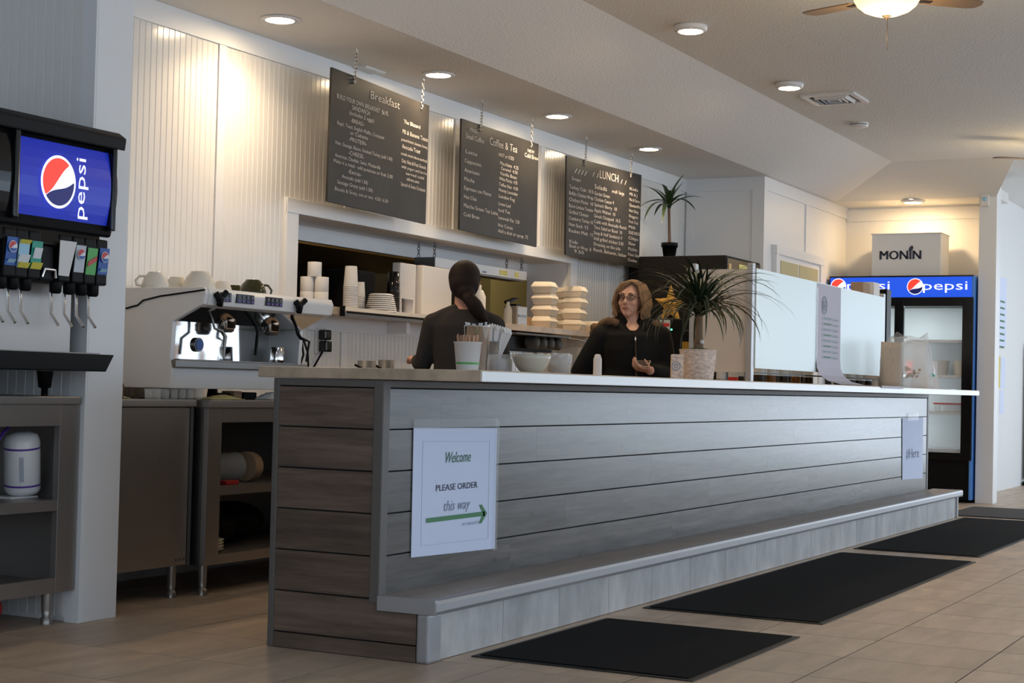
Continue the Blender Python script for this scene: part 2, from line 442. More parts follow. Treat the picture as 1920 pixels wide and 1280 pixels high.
for a in bat:
    if HX0-.1 < a < HX1+.1: tr.box(a-.032, a+.032, YW-.016, YW+.004, HZ1+.085, ZR); tr.box(a-.032, a+.032, YW-.016, YW+.004, .1, 1.30)
    else: tr.box(a-.032, a+.032, YW-.016, YW+.004, .1, ZR)
tr.box(5.205, XB, YW-.02, YW+.004, 0, .1)
tr.box(HX0-.115, HX1+.115, YW-.016, YW+.004, 1.30, HZ0-.005)
struct(tr.build('trim_1', 'wall_paint', None, .002), 'white rails and battens on the back wall')
cs = MB()
cs.box(HX0-.115, HX0, YW-.03, YW+.004, HZ0, HZ1+.085); cs.box(HX1, HX1+.115, YW-.03, YW+.004, HZ0, HZ1+.085)
cs.box(HX0-.115, HX1+.115, YW-.032, YW+.004, HZ1, HZ1+.085)
struct(cs.build('trim_2', 'wall_paint', None, .003), 'white casing around the serving hatch')
# ---- partition beside the drink station
wp_ = struct(bx('wall_left', 'wall_paint', 4.992, 5.205, 4.58, YW, 0, ZC+.4, None, .004), 'white partition wall end beside the drink station')
bead(4.66, 5.36, 0.02, ZC, 4.989, wp_, .05, 'y')
struct(bx('trim_3', 'wall_paint', 4.982, 4.992, 4.581, 4.66, 0, ZC, None, .002), 'white corner board of the partition')
# ---- block with doorway, alcove, far wall
wk = struct(bx('wall_block', 'wall_paint', XB, XF+.55, YB, YW+.35, 0, ZC), 'white panelled block beside the cooler alcove')
t = MB()
t.box(XB-.014, XB, YB, YW, ZC-.115, ZC); t.box(XB-.014, XB, YB, YB+.10, 0, ZC-.115); t.box(XB-.014, XB, YW-.09, YW-.02, 0, ZC-.115)
t.box(XB-.014, XF+.55, YB-.014, YB, ZC-.115, ZC); t.box(XB-.014, XB+.08, YB-.014, YB, 0, ZC-.115)
t.box(14.72, 14.79, YB-.014, YB, 2.26, ZC-.115)
struct(t.build('trim_4', 'wall_paint', None, .002), 'white boards framing the block panels')
d = struct(bx('door_1', 'wall_paint', 13.86, 15.12, YB-.03, YB-.001, 0, 2.25, None, .004), 'white door with a narrow glazed top')
bx('door_frame', 'wall_paint', 13.78, 13.86, YB-.045, YB-.001, 0, 2.24, d); bx('door_frame', 'wall_paint', 15.12, 15.20, YB-.045, YB-.001, 0, 2.24, d)
bx('door_frame', 'wall_paint', 13.77, 15.21, YB-.05, YB-.001, 2.24, 2.32, d)
bx('pane', 'kitchen_yellow', 13.93, 14.44, YB-.036, YB-.03, 1.6, 2.19, d); bx('pane', 'kitchen_yellow', 14.48, 15.05, YB-.036, YB-.03, 1.6, 2.19, d)
wa = MB(); wa.box(XF+.55, XF+.75, 3.215, YB+.1, 0, ZC+.2); wa.box(XF+.2, XF+.75, 3.185, 3.22, 0, ZC+.2)
struct(wa.build('wall_alcove', 'wall_paint'), 'back wall of the cooler alcove')
t = MB(); t.box(XF+.536, XF+.551, 3.25, YB-.014, ZC-.14, ZC-.02); struct(t.build('trim_5', 'wall_paint'), 'white rail at the top of the alcove')
po = struct(bx('wall_post', 'wall_paint', XF, XF+.2, 3.05, 3.215, 0, ZF, None, .004), 'white wall end between the cooler and the hall')
struct(bx('wall_hall', 'wall_paint', XF+.75, 20.5, 3.43, 3.6, 0, ZF), 'white hall wall with papers')
struct(bx('wall_hall_return', 'wall_paint', XF+.75, XF+.95, 3.2, 3.43, 0, ZF))
# ---- kitchen seen through the hatch
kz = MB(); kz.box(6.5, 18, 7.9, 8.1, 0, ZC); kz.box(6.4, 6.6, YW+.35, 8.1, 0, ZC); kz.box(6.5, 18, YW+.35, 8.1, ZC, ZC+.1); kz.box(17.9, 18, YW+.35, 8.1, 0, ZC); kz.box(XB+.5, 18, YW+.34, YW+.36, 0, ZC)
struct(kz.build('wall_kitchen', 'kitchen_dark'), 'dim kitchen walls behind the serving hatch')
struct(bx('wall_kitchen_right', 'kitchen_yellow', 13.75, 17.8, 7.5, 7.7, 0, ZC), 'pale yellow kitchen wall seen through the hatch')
struct(bx('trim_6', 'wall_paint', HX0, HX1, YW+.35, YW+.40, 1.865, 1.99), 'white beam at the inner edge of the hatch')
hd = thing('extractor_hood', (10.2, 6.7, 1.9), 'brass-toned extractor hood in the dark kitchen behind the hatch', 'extractor hood')
MB().extr([(8.6, 6.35, 1.98), (8.6, 6.35, 2.14), (8.6, 6.7, 2.6), (8.6, 7.8, 2.6), (8.6, 7.8, 1.98)], (3.6, 0, 0)).build('canopy', 'hood_brass', hd)
bx('rim', 'hood_brass', 8.58, 12.22, 6.32, 6.36, 1.93, 2.0, hd)
l = bpy.data.lights.new('kitchen_fill', 'POINT'); l.energy = 22; l.color = (1, .78, .45); l.shadow_soft_size = .15  # unseen warm fill light put into the kitchen
o = bpy.data.objects.new('kitchen_fill', l); COL.objects.link(o); o.location = (13.2, 6.4, 2.6)
l2 = l.copy(); l2.energy = 5; o = bpy.data.objects.new('kitchen_fill', l2); COL.objects.link(o); o.location = (9.6, 5.95, 2.5)  # weaker fill, added to bring out the front of the hood
# ================================================================== COUNTER
ct = thing('service_counter', (9.2, 3.4, 0), 'long service counter clad in grey-brown wood planks', 'counter')
CX0, CX1, CY0, CY1 = 4.985, 13.38, 3.155, 3.64
bx('body', 'dark_gap', CX0+.012, CX1-.012, CY0+.012, CY1-.012, 0, 1.012, ct)
rows = [.061, .215, .369, .523, .677, .831, .983]
off = [0, -.55, -.2, -.75, -.4, -.95]
for r in range(1, 6):
    z0, z1 = rows[r], rows[r+1]; x = CX0+.045; e = x+1.8+off[r]*1.5
    if e-x < .3: e += 1.8
    while x < CX1-.05:
        e = min(e, CX1-.045)
        MB().box(x+.0003, e-.0003, CY0-.002, CY0+.013, z0+.003, z1-.003).build('plank', 'plank_x', ct, 0, Vector((x, CY0, z0)))
        x = e; e = x+1.8
lev = [0]+rows
for z0, z1 in zip(lev[:-1], lev[1:]):
    y0 = 2.99 if z1 < .2 else CY0+.03
    mb = MB()
    if abs(z0-.061) < .01:
        mb.extr([(CX0-.002, CY1-.025, z0+.003), (CX0-.002, CY1-.025, z1-.003), (CX0-.002, CY0, z1-.003), (CX0-.002, CY0, .174), (CX0-.002, 2.99, .174), (CX0-.002, 2.99, z0+.003)], (.015, 0, 0))
    else: mb.box(CX0-.002, CX0+.013, y0, CY1-.025, z0+.003, z1-.003)
    mb.build('plank', 'plank_y', ct, 0, Vector((CX0, y0, z0)))
for (a, b, c_, d_, m) in ((CX0-.006, CX0+.042, CY0-.006, CY0+.036, 'wood_trim'), (CX0-.005, CX0+.02, CY1-.024, CY1+.002, 'wood_trim'), (CX1-.042, CX1+.004, CY0-.006, CY0+.03, 'wood_trim')):
    bx('corner_trim', m, a, b, c_, d_, 0 if c_ > 3.5 else .2, 1.012, ct, .004)
bx('top_rail', 'wood_trim', CX0+.03, CX1-.03, CY0-.004, CY0+.014, .985, 1.012, ct, .003)
bx('top_rail', 'wood_trim', CX0-.004, CX0+.014, CY0+.03, CY1-.02, .985, 1.012, ct, .003)
bx('end_panel', 'plank_y', CX1-.01, CX1, CY0+.03, CY1, 0, .985, ct)
wt = bx('countertop', 'laminate', 4.97, 13.36, 2.742, 3.71, 1.0135, 1.055, None, .004)
tag(wt, 'long beige stone-look countertop with a pale front edge', 'countertop')
bx('front_edge', 'edge_white', 4.974, 13.358, 2.7385, 2.743, 1.0145, 1.0505, wt, .001)
# ---- tiled step along the counter foot
fb = thing('foot_ledge', (9.3, 3.03, 0), 'low tiled ledge with a metal nosing along the counter foot', 'ledge')
bx('core', 'dark_gap', 5.03, 13.52, 2.975, 3.15, 0, .172, fb)
bx('ledge_top', 'bench_top', 4.99, 13.56, 2.935, 3.152, .176, .2285, fb, .002)
n = MB()
pr = [(2.905, .178), (2.902, .19), (2.902, .217), (2.908, .228), (2.918, .2315), (2.94, .2315), (2.94, .176)]
n.extr([(4.975, y, z) for y, z in pr], (8.6, 0, 0))
n.box(4.973, 4.993, 2.906, 3.152, .176, .2305)
n.box(13.557, 13.577, 2.906, 3.152, .176, .2305)
n.build('nosing', 'alu_trim', fb, .0015)
for (a, b) in ((4.982, 5.075), (13.525, 13.568)):
    MB().box(a, b, 2.936, 2.988, 0, .176).build('corner_post', 'alu_trim', fb, .009)
for i in range(17):
    a = 5.077+i*.4976
    MB().box(a+.0015, a+.496, 2.950, 2.975, 0.002, .175).build('riser_tile', 'riser_tile', fb, .001, Vector((a, 2.95, 0)))
# ---- mats
def floor_mat(x0, x1, y0, y1, label, m='mat_pile', e='mat_edge', h=.009):
    o = thing('floor_mat', ((x0+x1)/2, (y0+y1)/2, 0), label, 'floor mat', 'floor mats along the counter')
    MB().extr([(x0, y0, .0005), (x1, y0, .0005), (x1, y1, .0005), (x0, y1, .0005)], (0, 0, .004)).build('rubber_edge', e, o, .001)
    bx('pile', m, x0+.025, x1-.025, y0+.025, y1-.025, .0046, h, o, .002)
floor_mat(5.22, 6.42, 2.02, 2.892, 'black entrance mat, smallest and nearest the welcome sign')
floor_mat(6.83, 9.98, 2.05, 2.895, 'long black runner mat in the middle of the row')
floor_mat(10.29, 13.55, 2.09, 2.895, 'black runner mat at the far end of the ledge')
floor_mat(13.74, 14.98, 1.6, 3.12, 'grey mat on the floor in front of the drinks cooler', 'grey_mat', 'grey_mat')
# ================================================================== DRINK STATION (left)
def emblem(c, r, right, up, parent, m4, tilt=0, name='emblem', lift=.002, asp=1):
    """round three-band emblem: white disc, red upper cap, blue lower cap; m4 = (rim white, red, blue, white)"""
    right = Vector(right).normalized(); up = Vector(up).normalized(); nrm = right.cross(up)
    ca, sa = math.cos(tilt), math.sin(tilt)
    def P(x, y, k): 
        a, b = x*ca-y*sa, x*sa+y*ca
        return Vector(c)+right*(a*r*asp)+up*(b*r)+nrm*(lift+k*.0012)
    n = 40; mb = MB()
    mb.m = 0; mb.flat([P(1.10*math.cos(2*PI*i/n), 1.10*math.sin(2*PI*i/n), 0) for i in range(n)])
    def wave(x, hi): return (.10+.34*x+.18*math.sin(x*2.2)) if hi else (-.30+.20*x-.10*math.sin(x*2.6))
    pts = []
    N = 24
    xs = [-.985+1.97*i/N for i in range(N+1)]
    hi = [(x, wave(x, True)) for x in xs if wave(x, True)**2+x*x <= .97]
    a0 = math.atan2(hi[-1][1], hi[-1][0]); a1 = math.atan2(hi[0][1], hi[0][0])
    if a1 < a0: a1 += 2*PI
    arc = [(.985*math.cos(a0+(a1-a0)*i/20), .985*math.sin(a0+(a1-a0)*i/20)) for i in range(21)]
    mb.m = 1; mb.flat([P(x, y, 1) for x, y in hi+arc])
    lo = [(x, wave(x, False)) for x in xs if wave(x, False)**2+x*x <= .97]
    a0 = math.atan2(lo[0][1], lo[0][0]); a1 = math.atan2(lo[-1][1], lo[-1][0])
    if a0 > 0: a0 -= 2*PI
    if a1 > a0+2*PI: a1 -= 2*PI
    arc = [(.985*math.cos(a0+(a1-a0)*i/20), .985*math.sin(a0+(a1-a0)*i/20)) for i in range(21)]
    mb.m = 2; mb.flat([P(x, y, 1) for x, y in (lo[::-1]+arc)[::-1]])
    return mb.build(name, list(m4), parent)
LIT = ('white_lit', 'red_lit', 'navy_lit'); PRT = ('white_print', 'red_print', 'blue_print')
sd = thing('drink_cabinet', (4.4, 4.95, 0), 'stainless steel open cabinet under the drink dispenser', 'cabinet')
SX0, SX1, SY0, SY1 = 3.55, 4.972, 4.60, 5.30
bx('top', 'steel', SX0, SX1, SY0-.01, SY1, .885, .918, sd, .004)
for a, b in ((4.865, SX1), (SX0, SX0+.1)):
    bx('stile', 'steel', a, b, SY0, SY0+.03, .135, .885, sd, .002)
bx('rail', 'steel', SX0+.1, 4.865, SY0, SY0+.03, .80, .885, sd); bx('rail', 'steel', SX0+.1, 4.865, SY0, SY0+.03, .135, .195, sd)
bx('shelf', 'steel', SX0+.05, 4.93, SY0+.001, SY1, .462, .505, sd); bx('bottom', 'steel', SX0+.05, 4.94, SY0+.03, SY1, .15, .17, sd)
bx('side_panel', 'steel', 4.945, SX1, SY0+.03, SY1, .135, .885, sd); bx('side_panel', 'steel', SX0, SX0+.025, SY0+.03, SY1, .135, .885, sd)
bx('back_panel', 'steel_dark', SX0, SX1, SY1-.02, SY1, .135, .885, sd)
for x in (4.90, 3.62):
    for y in (4.675, 5.22):
        MB().lathe([(.022, .14), (.022, .06), (.017, .03), (.024, .024), (.024, 0)][::-1], (x, y, 0), 14).build('leg', 'steel', sd)
# water filter and its hoses
wf = thing('water_filter', (4.845, 4.78, .505), 'white water filter cartridge with purple marks on the cabinet shelf', 'water filter')
T = Matrix.Translation((4.855, 4.78, .512)) @ Matrix.Rotation(math.radians(8), 4, Vector((-.46, .88, 0)).cross(Z3).cross(Z3))
MB(T).lathe([(.02, 0), (.062, .012), (.072, .03), (.072, .225), (.062, .25), (.03, .262), (.012, .262)], (0, 0, 0), 24).build('cartridge', 'white_enamel', wf)
for zz in (.195, .045): MB(T).lathe([(.0728, zz), (.0728, zz+.008)], (0, 0, 0), 24, False).build('label_band', 'purple_print', wf)
b = MB(T)
for a in (-2.5, -2.42, -2.34): b.add([(.0732*math.cos(a+w), .0732*math.sin(a+w), z) for w in (0, .05) for z in (.07, .17)], [(0, 1, 3, 2)])
b.build('label_print', 'ink_grey', wf)
bx('bracket', 'white_enamel', 4.75, 4.9, 4.74, 4.86, .5055, .513, wf)
for q, m in ((0, 'purple_print'), (1, 'silver_print'), (2, 'blue_tape')):
    o = MB().tube([(4.77, 4.78+.05*q, .79-.03*q), (4.72, 4.76+.05*q, .77-.03*q), (4.66, 4.74+.05*q, .72-.05*q), (4.58, 4.75+.05*q, .66-.06*q), (4.45, 4.78+.06*q, .62-.05*q)], .007, 8).build('hose', m)
    tag(o, ['purple hose curving behind the water filter', 'grey hose curving behind the water filter', 'blue hose beside the water filter'][q], 'hose')
o = MB().ell((4.80, 4.88, .055), (.045, .05, .05), 12, 8).tube([(4.72, 4.9, .02), (4.75, 4.9, .06), (4.8, 4.88, .09)], .02, 8).build('syrup_connector', 'red_plastic')
tag(o, 'dark red connector lying under the drink cabinet', 'connector')
# dispenser
ds = thing('drink_dispenser', (4.4, 4.8, .918), 'black soda fountain dispenser with lit blue display', 'drink dispenser')
DX0, DX1 = 3.62, 4.945
for x, y in ((3.75, 4.68), (4.835, 4.66), (3.75, 5.2), (4.835, 5.2)):
    MB().lathe([(.014, 0), (.014, .03), (.026, .035), (.034, .10)], (x, y, .918), 12).build('leg', 'black_plastic', ds)
# drip tray with sloping ends
MB().extr([(DX0, 4.40, 1.088), (DX1, 4.40, 1.088), (DX1-.045, 4.40, 1.020), (DX0+.045, 4.40, 1.020)], (0, .82, 0)).build('drip_tray', 'black_plastic', ds, .004)
bx('tray_grid', 'steel_dark', DX0+.05, DX1-.05, 4.43, 4.7, 1.089, 1.093, ds)
bx('splash_plate', 'steel', DX0+.03, 4.905, 4.60, 4.63, 1.088, 1.42, ds)
bx('cabinet_body', 'black_plastic', DX0+.03, 4.90, 4.63, 5.2, 1.088, 1.60, ds, .01)
MB().extr([(DX0, 4.60, 1.60), (DX0, 4.44, 1.56), (DX0, 4.43, 1.50), (DX0, 4.60, 1.38)], (DX1-DX0-.06, 0, 0)).build('valve_bar', 'black_plastic', ds, .008)
# hood: bulging front
hp = []
for i in range(9):
    t_ = i/8; z = 1.555+t_*.375; y = 4.455-.050*math.sin(PI*(.12+.76*t_))
    hp.append((y, z))
hp += [(4.46, 1.955), (4.60, 1.965), (5.15, 1.965), (5.15, 1.60), (4.60, 1.575)]
MB().extr([(DX0, y, z) for y, z in hp], (DX1-DX0, 0, 0)).build('hood', 'black_plastic', ds, .012)
MB().extr([(DX0-.01, 4.392, 1.905), (DX0-.01, 4.385, 1.955), (DX0-.01, 4.42, 1.978), (DX0-.01, 5.15, 1.985), (DX0-.01, 5.15, 1.96), (DX0-.01, 4.44, 1.945)], (DX1-DX0+.03, 0, 0)).build('hood_cap', 'black_plastic', ds, .008)
# lit display following the bulge
def hy(z): t_ = (z-1.555)/.375; return 4.455-.050*math.sin(PI*(.12+.76*t_))-.006
dsp = MB(); zs = [1.600+.29*i/8 for i in range(9)]; xa, xb = 4.405, 4.895
dsp.add([(x, hy(z), z) for z in zs for x in (xa, xb)]+[(x, hy(z)+.004, z) for z in zs for x in (xa, xb)],
        [(2*i, 2*i+1, 2*i+3, 2*i+2) for i in range(8)]+[(18+2*i+2, 18+2*i+3, 18+2*i+1, 18+2*i) for i in range(8)]+[(0, 18, 19, 1), (16, 17, 35, 34)]+[(2*i, 2*i+2, 18+2*i+2, 18+2*i) for i in range(8)]+[(2*i+3, 2*i+1, 18+2*i+1, 18+2*i+3) for i in range(8)])
disp = dsp.build('display', 'blue_lit', ds); disp['label'] = 'lit blue display panel'
MB().box(4.375, 4.4, 4.395, 4.43, 1.58, 1.91).box(4.90, 4.925, 4.395, 4.43, 1.58, 1.91).build('display_bezel', 'black_gloss', ds, .006)
dsp2 = MB(); xa2, xb2 = 3.66, 4.36
dsp2.add([(x, hy(z), z) for z in zs for x in (xa2, xb2)], [(2*i, 2*i+1, 2*i+3, 2*i+2) for i in range(8)]).build('display', 'black_gloss', ds)
ec = py(4.395, 109, 341)
emblem(ec, .092, X3, Z3, disp, LIT, .25, asp=.92)
lettering('pepsi', py(4.395, 159, 355), Z3, -X3, .055, 'white_lit', disp, width=.235, name='lettering')
# valves, cup levers
LAB = [('blue', 4.397), ('lemon', 4.458), ('lime', 4.524), ('note', 4.684), ('silver', 4.758), ('dew', 4.824), ('blue', 4.891)]
def pane_(x, w, z0, z1, y, m, nm, par): return MB().quad((x-w/2, y, z0), (x+w/2, y, z0), (x+w/2, y-.012, z1), (x-w/2, y-.012, z1), (0, .003, 0)).build(nm, m, par)
for kind, x in LAB:
    v = bx('valve', 'black_plastic', x-.031, x+.031, 4.43, 4.60, 1.362, 1.545, ds, .008)
    yl = 4.428
    if kind == 'blue':
        a = pane_(x, .054, 1.405, 1.51, yl, 'blue_print', 'flavour_label', v); emblem((x, yl-.011, 1.475), .02, X3, Z3, a, PRT)
        pane_(x, .036, 1.415, 1.428, yl-.002, 'sky_print', 'label_print', a)
    elif kind == 'silver':
        a = pane_(x, .054, 1.405, 1.51, yl, 'silver_print', 'flavour_label', v); emblem((x, yl-.011, 1.475), .02, X3, Z3, a, PRT)
    elif kind == 'lemon':
        a = pane_(x, .054, 1.40, 1.505, yl, 'sky_print', 'flavour_label', v); pane_(x, .054, 1.40, 1.42, yl-.003, 'yellow_print', 'label_print', a); pane_(x, .054, 1.42, 1.45, yl-.004, 'white_print', 'label_print', a); pane_(x, .054, 1.49, 1.505, yl-.011, 'yellow_print', 'label_print', a)
    elif kind == 'lime':
        a = pane_(x, .054, 1.40, 1.505, yl, 'teal_print', 'flavour_label', v); pane_(x, .054, 1.40, 1.425, yl-.003, 'yellow_print', 'label_print', a); pane_(x, .040, 1.44, 1.48, yl-.008, 'white_print', 'label_print', a)
    elif kind == 'dew':
        a = pane_(x, .054, 1.40, 1.505, yl, 'green_print', 'flavour_label', v)
        MB().quad((x-.024, yl-.008, 1.43), (x+.022, yl-.011, 1.455), (x+.024, yl-.012, 1.475), (x-.022, yl-.009, 1.45), (0, .002, 0)).build('label_print', 'red_print', a)
    else:
        MB().quad((x-.038, yl-.004, 1.385), (x+.018, yl-.003, 1.385), (x+.045, yl-.014, 1.52), (x-.045, yl-.014, 1.52), (0, .002, 0)).build('taped_note', 'white_card', v)
    MB().lathe([(.017, 1.318), (.023, 1.325), (.024, 1.362)], (x, 4.475, 0), 14).build('nozzle', 'black_plastic', v)
    MB().tube([(x, 4.50, 1.36), (x, 4.495, 1.24), (x, 4.455, 1.195)], .006, 8).build('cup_lever', 'chrome', v)
bx('ice_chute', 'black_plastic', 4.565, 4.64, 4.44, 4.60, 1.36, 1.50, ds, .01)
MB().tube([(4.57, 4.435, 1.375), (4.575, 4.43, 1.405), (4.63, 4.43, 1.405), (4.64, 4.435, 1.375)], .007, 8).build('ice_lever', 'chrome', ds)
for q in range(2):
    o = MB().tube([(4.45+.16*q, 4.95+.02*q, .927), (4.49+.16*q, 4.9, .99), (4.55+.16*q, 4.87, .96), (4.60+.16*q, 4.95, .927)], .008, 8).build('cable', 'black_plastic')
    tag(o, ['black cable looped under the dispenser near its leg', 'second black cable looped under the dispenser'][q], 'cable')
# ================================================================== BACK COUNTER CABINETS
cb = thing('closed_cabinet', (5.62, 5.05, 0), 'stainless steel cabinet with a plain closed front', 'cabinet')
bx('top', 'steel', 5.24, 5.905, 4.75, 5.36, .872, .905, cb, .004)
bx('body', 'steel', 5.25, 5.895, 4.79, 5.35, .145, .872, cb)
bx('door', 'steel', 5.25, 5.875, 4.765, 4.79, .148, .868, cb, .003)
bx('edge_trim', 'steel_dark', 5.877, 5.9, 4.762, 4.79, .145, .872, cb)
for x, y in ((5.82, 4.80), (5.33, 4.80), (5.82, 5.3), (5.33, 5.3)):
    MB().lathe([(.024, 0), (.022, .028), (.016, .032), (.02, .06), (.02, .145)], (x, y, 0), 14).build('leg', 'steel', cb)
for q in range(3): MB().cyl((5.80+.028*q, 4.764, .175), (5.80+.028*q, 4.760, .175), .006, None, 8).build('rivet', 'steel_dark', cb)
oc = thing('open_cabinet', (6.9, 5.0, 0), 'stainless steel open-front cabinet beside the counter end', 'cabinet')
bx('top', 'steel', 5.925, 7.9, 4.685, 5.36, .868, .905, oc, .004)
bx('stile', 'steel', 5.93, 6.03, 4.70, 4.73, .14, .868, oc, .002); bx('stile', 'steel', 7.78, 7.88, 4.70, 4.73, .14, .868, oc)
bx('rail', 'steel', 6.03, 7.78, 4.70, 4.73, .80, .868, oc); bx('rail', 'steel', 6.03, 7.78, 4.70, 4.73, .14, .185, oc)
bx('shelf', 'steel', 5.96, 7.86, 4.705, 5.34, .46, .50, oc); bx('bottom', 'steel', 5.96, 7.86, 4.73, 5.34, .165, .185, oc)
bx('side_panel', 'steel_dark', 5.93, 5.95, 4.73, 5.34, .14, .868, oc); bx('side_panel', 'steel_dark', 7.86, 7.88, 4.73, 5.34, .14, .868, oc); bx('back_panel', 'steel_dark', 5.93, 7.88, 5.33, 5.35, .14, .868, oc)
for x, y in ((5.975, 4.745), (7.82, 4.745), (5.975, 5.3), (7.82, 5.3)):
    MB().lathe([(.024, 0), (.022, .028), (.016, .032), (.02, .06), (.02, .14)], (x, y, 0), 14).build('leg', 'steel', oc)
o = MB().tube([(6.10, 4.90, .575), (6.40, 4.90, .575)], [.07, .07], 18).build('cup_sleeve', 'clear_plastic'); tag(o, 'clear sleeve of plastic lids lying on the cabinet shelf', 'lid sleeve')
o = MB().tube([(6.42, 4.86, .575), (6.47, 4.86, .575)], [.073, .073], 18).tube([(6.471, 4.86, .575), (6.49, 4.86, .575)], [.066, .066], 18).build('jar_lid', 'kraft'); tag(o, 'tan lidded tub lying at the end of the shelf', 'tub')
o = MB().box(6.15, 6.25, 4.76, 4.81, .5005, .52).build('red_packet', 'red_plastic', None, .004); tag(o, 'small red packet on the cabinet shelf', 'packet')
saucer = MB().lathe([(.05, 0), (.07, .004), (.085, .014), (.083, .017), (.068, .008), (.001, .006)], (6.10, 4.83, .1855), 20).build('saucer', 'white_ceramic', None)
tag(saucer, 'white saucer at the bottom of the small stack', 'saucer', 'saucers stacked in the open cabinet')
for q, nm in enumerate(('second from the bottom', 'second from the top', 'on top')):
    dup(saucer, (6.10, 4.83, .1855+.0145*(q+1)), 'white saucer %s of the small stack' % nm)
o = MB().ell((6.55, 5.05, .29), (.22, .16, .10)).ell((6.3, 5.0, .28), (.16, .15, .092)).build('black_bag', 'black_matte'); tag(o, 'black crumpled bag in the bottom of the open cabinet', 'bag')
# ================================================================== ESPRESSO MACHINE
EX0, EX1, ET = 5.70, 6.715, 1.412
em = thing('espresso_machine', (6.2, 4.97, .905), 'white two-group espresso machine on the steel cabinets', 'espresso machine')
side = [(4.568, ET), (4.556, 1.385), (4.566, 1.335), (4.60, 1.322), (4.735, 1.258), (4.745, 1.09), (4.735, 1.05), (4.745, .955), (5.33, .955), (5.33, ET)]
for a, nm in ((EX0, 'side_panel'), (EX1-.028, 'side_panel')):
    MB().extr([(a, y, z) for y, z in side], (.028, 0, 0)).build(nm, 'white_enamel', em, .005)
bx('rear_body', 'white_enamel', EX0+.028, EX1-.028, 4.98, 5.32, .955, ET-.004, em)
bx('top_tray', 'white_enamel', EX0+.03, EX1-.03, 4.60, 5.30, ET-.02, ET-.002, em)
bx('base', 'white_enamel', EX0+.028, EX1-.028, 4.76, 4.98, .955, 1.055, em, .004)
MB().extr([(EX0+.028, 4.565, ET-.002), (EX0+.028, 4.553, 1.385), (EX0+.028, 4.562, 1.333), (EX0+.028, 4.60, 1.322), (EX0+.028, 4.64, 1.345), (EX0+.028, 4.64, ET-.002)], (EX1-EX0-.056, 0, 0)).build('front_panel', 'white_enamel', em, .004)
MB().extr([(EX0+.03, 4.60, 1.322), (EX0+.03, 4.73, 1.260), (EX0+.03, 4.97, 1.260), (EX0+.03, 4.97, 1.345), (EX0+.03, 4.64, 1.345)], (EX1-EX0-.06, 0, 0)).build('group_housing', 'mirror_steel', em)
bx('backsplash', 'mirror_steel', EX0+.03, EX1-.03, 4.93, 4.94, 1.09, 1.26, em)
bx('drip_tray', 'steel_dark', EX0+.004, EX1+.01, 4.715, 4.95, 1.05, 1.085, em, .004)
bx('tray_grid', 'steel_dark', EX0+.06, EX1-.06, 4.74, 4.92, 1.085, 1.09, em)
for x, y in ((5.76, 4.82), (6.65, 4.82), (5.76, 5.25), (6.65, 5.25)): MB().lathe([(.02, .905), (.03, .912), (.024, .955)], (x, y, 0), 14).build('foot', 'black_plastic', em)
for (u0, u1) in ((413, 433), (443, 476), (498, 529)):
    pa, pb = py(4.553, u0, 560), py(4.553, u1, 560)
    kp = bx('keypad', 'black_gloss', pa.x, pb.x, 4.549, 4.556, 1.352, 1.394, em, .002)
    nb = 3 if u1-u0 < 25 else 4
    for q in range(nb):
        w = (pb.x-pa.x)/nb
        bx('button', 'grey_plastic', pa.x+w*q+.008, pa.x+w*(q+1)-.008, 4.5465, 4.549, 1.372, 1.389, kp); bx('button', 'purple_print', pa.x+w*q+.008, pa.x+w*(q+1)-.008, 4.5465, 4.549, 1.356, 1.366, kp)
for u in (405, 555):
    p = py(4.55, u, 560)
    k_ = MB().tube([(p.x, 4.553, 1.385), (p.x+.01, 4.53, 1.36), (p.x+.02, 4.545, 1.335)], .016, 10).build('steam_lever', 'black_plastic', em)
    MB().tube([(p.x, 4.54, 1.352), (p.x+.05, 4.53, 1.395)], [.012, .014], 10).build('lever_grip', 'black_plastic', k_)
for x in (6.07, 6.42):
    g_ = MB().lathe([(.036, 1.238), (.042, 1.246), (.042, 1.30)], (x, 4.72, 0), 20).build('group_head', 'chrome', em)
    h_ = MB().lathe([(.024, 1.222), (.034, 1.228), (.036, 1.238)], (x, 4.72, 0), 20).build('shower_screen', 'steel_dark', em)
MB().tube([(5.93, 4.70, 1.29), (5.93, 4.68, 1.235), (5.97, 4.67, 1.225), (5.99, 4.665, 1.20), (5.975, 4.66, 1.10)], [.006, .006, .010, .010, .005], 10).build('steam_wand', 'steel_dark', em)
MB().tube([(6.585, 4.70, 1.30), (6.59, 4.68, 1.235), (6.60, 4.67, 1.215), (6.66, 4.66, 1.20), (6.63, 4.655, 1.10)], [.006, .009, .009, .006, .005], 10).build('steam_wand', 'black_plastic', em)
MB().tube([(6.30, 4.73, 1.28), (6.31, 4.72, 1.23), (6.28, 4.70, 1.20), (6.27, 4.70, 1.12)], .008, 10).build('water_spout', 'black_plastic', em)
gp = py(4.93, 369, 646); MB().cyl((gp.x, 4.93, gp.z), (gp.x, 4.915, gp.z), .034, None, 20).build('pressure_gauge', 'steel_dark', em); MB().cyl((gp.x, 4.915, gp.z), (gp.x, 4.912, gp.z), .027, None, 20).build('gauge_face', 'blue_print', em)
pc = MB().lathe([(.036, 0), (.037, .004), (.033, .075), (.031, .077), (.030, .072), (.033, .006), (.001, .005)], (6.545, 4.77, 1.0905), 20).build('milk_pitcher', 'chrome'); tag(pc, 'small steel milk pitcher on the espresso machine tray', 'pitcher')
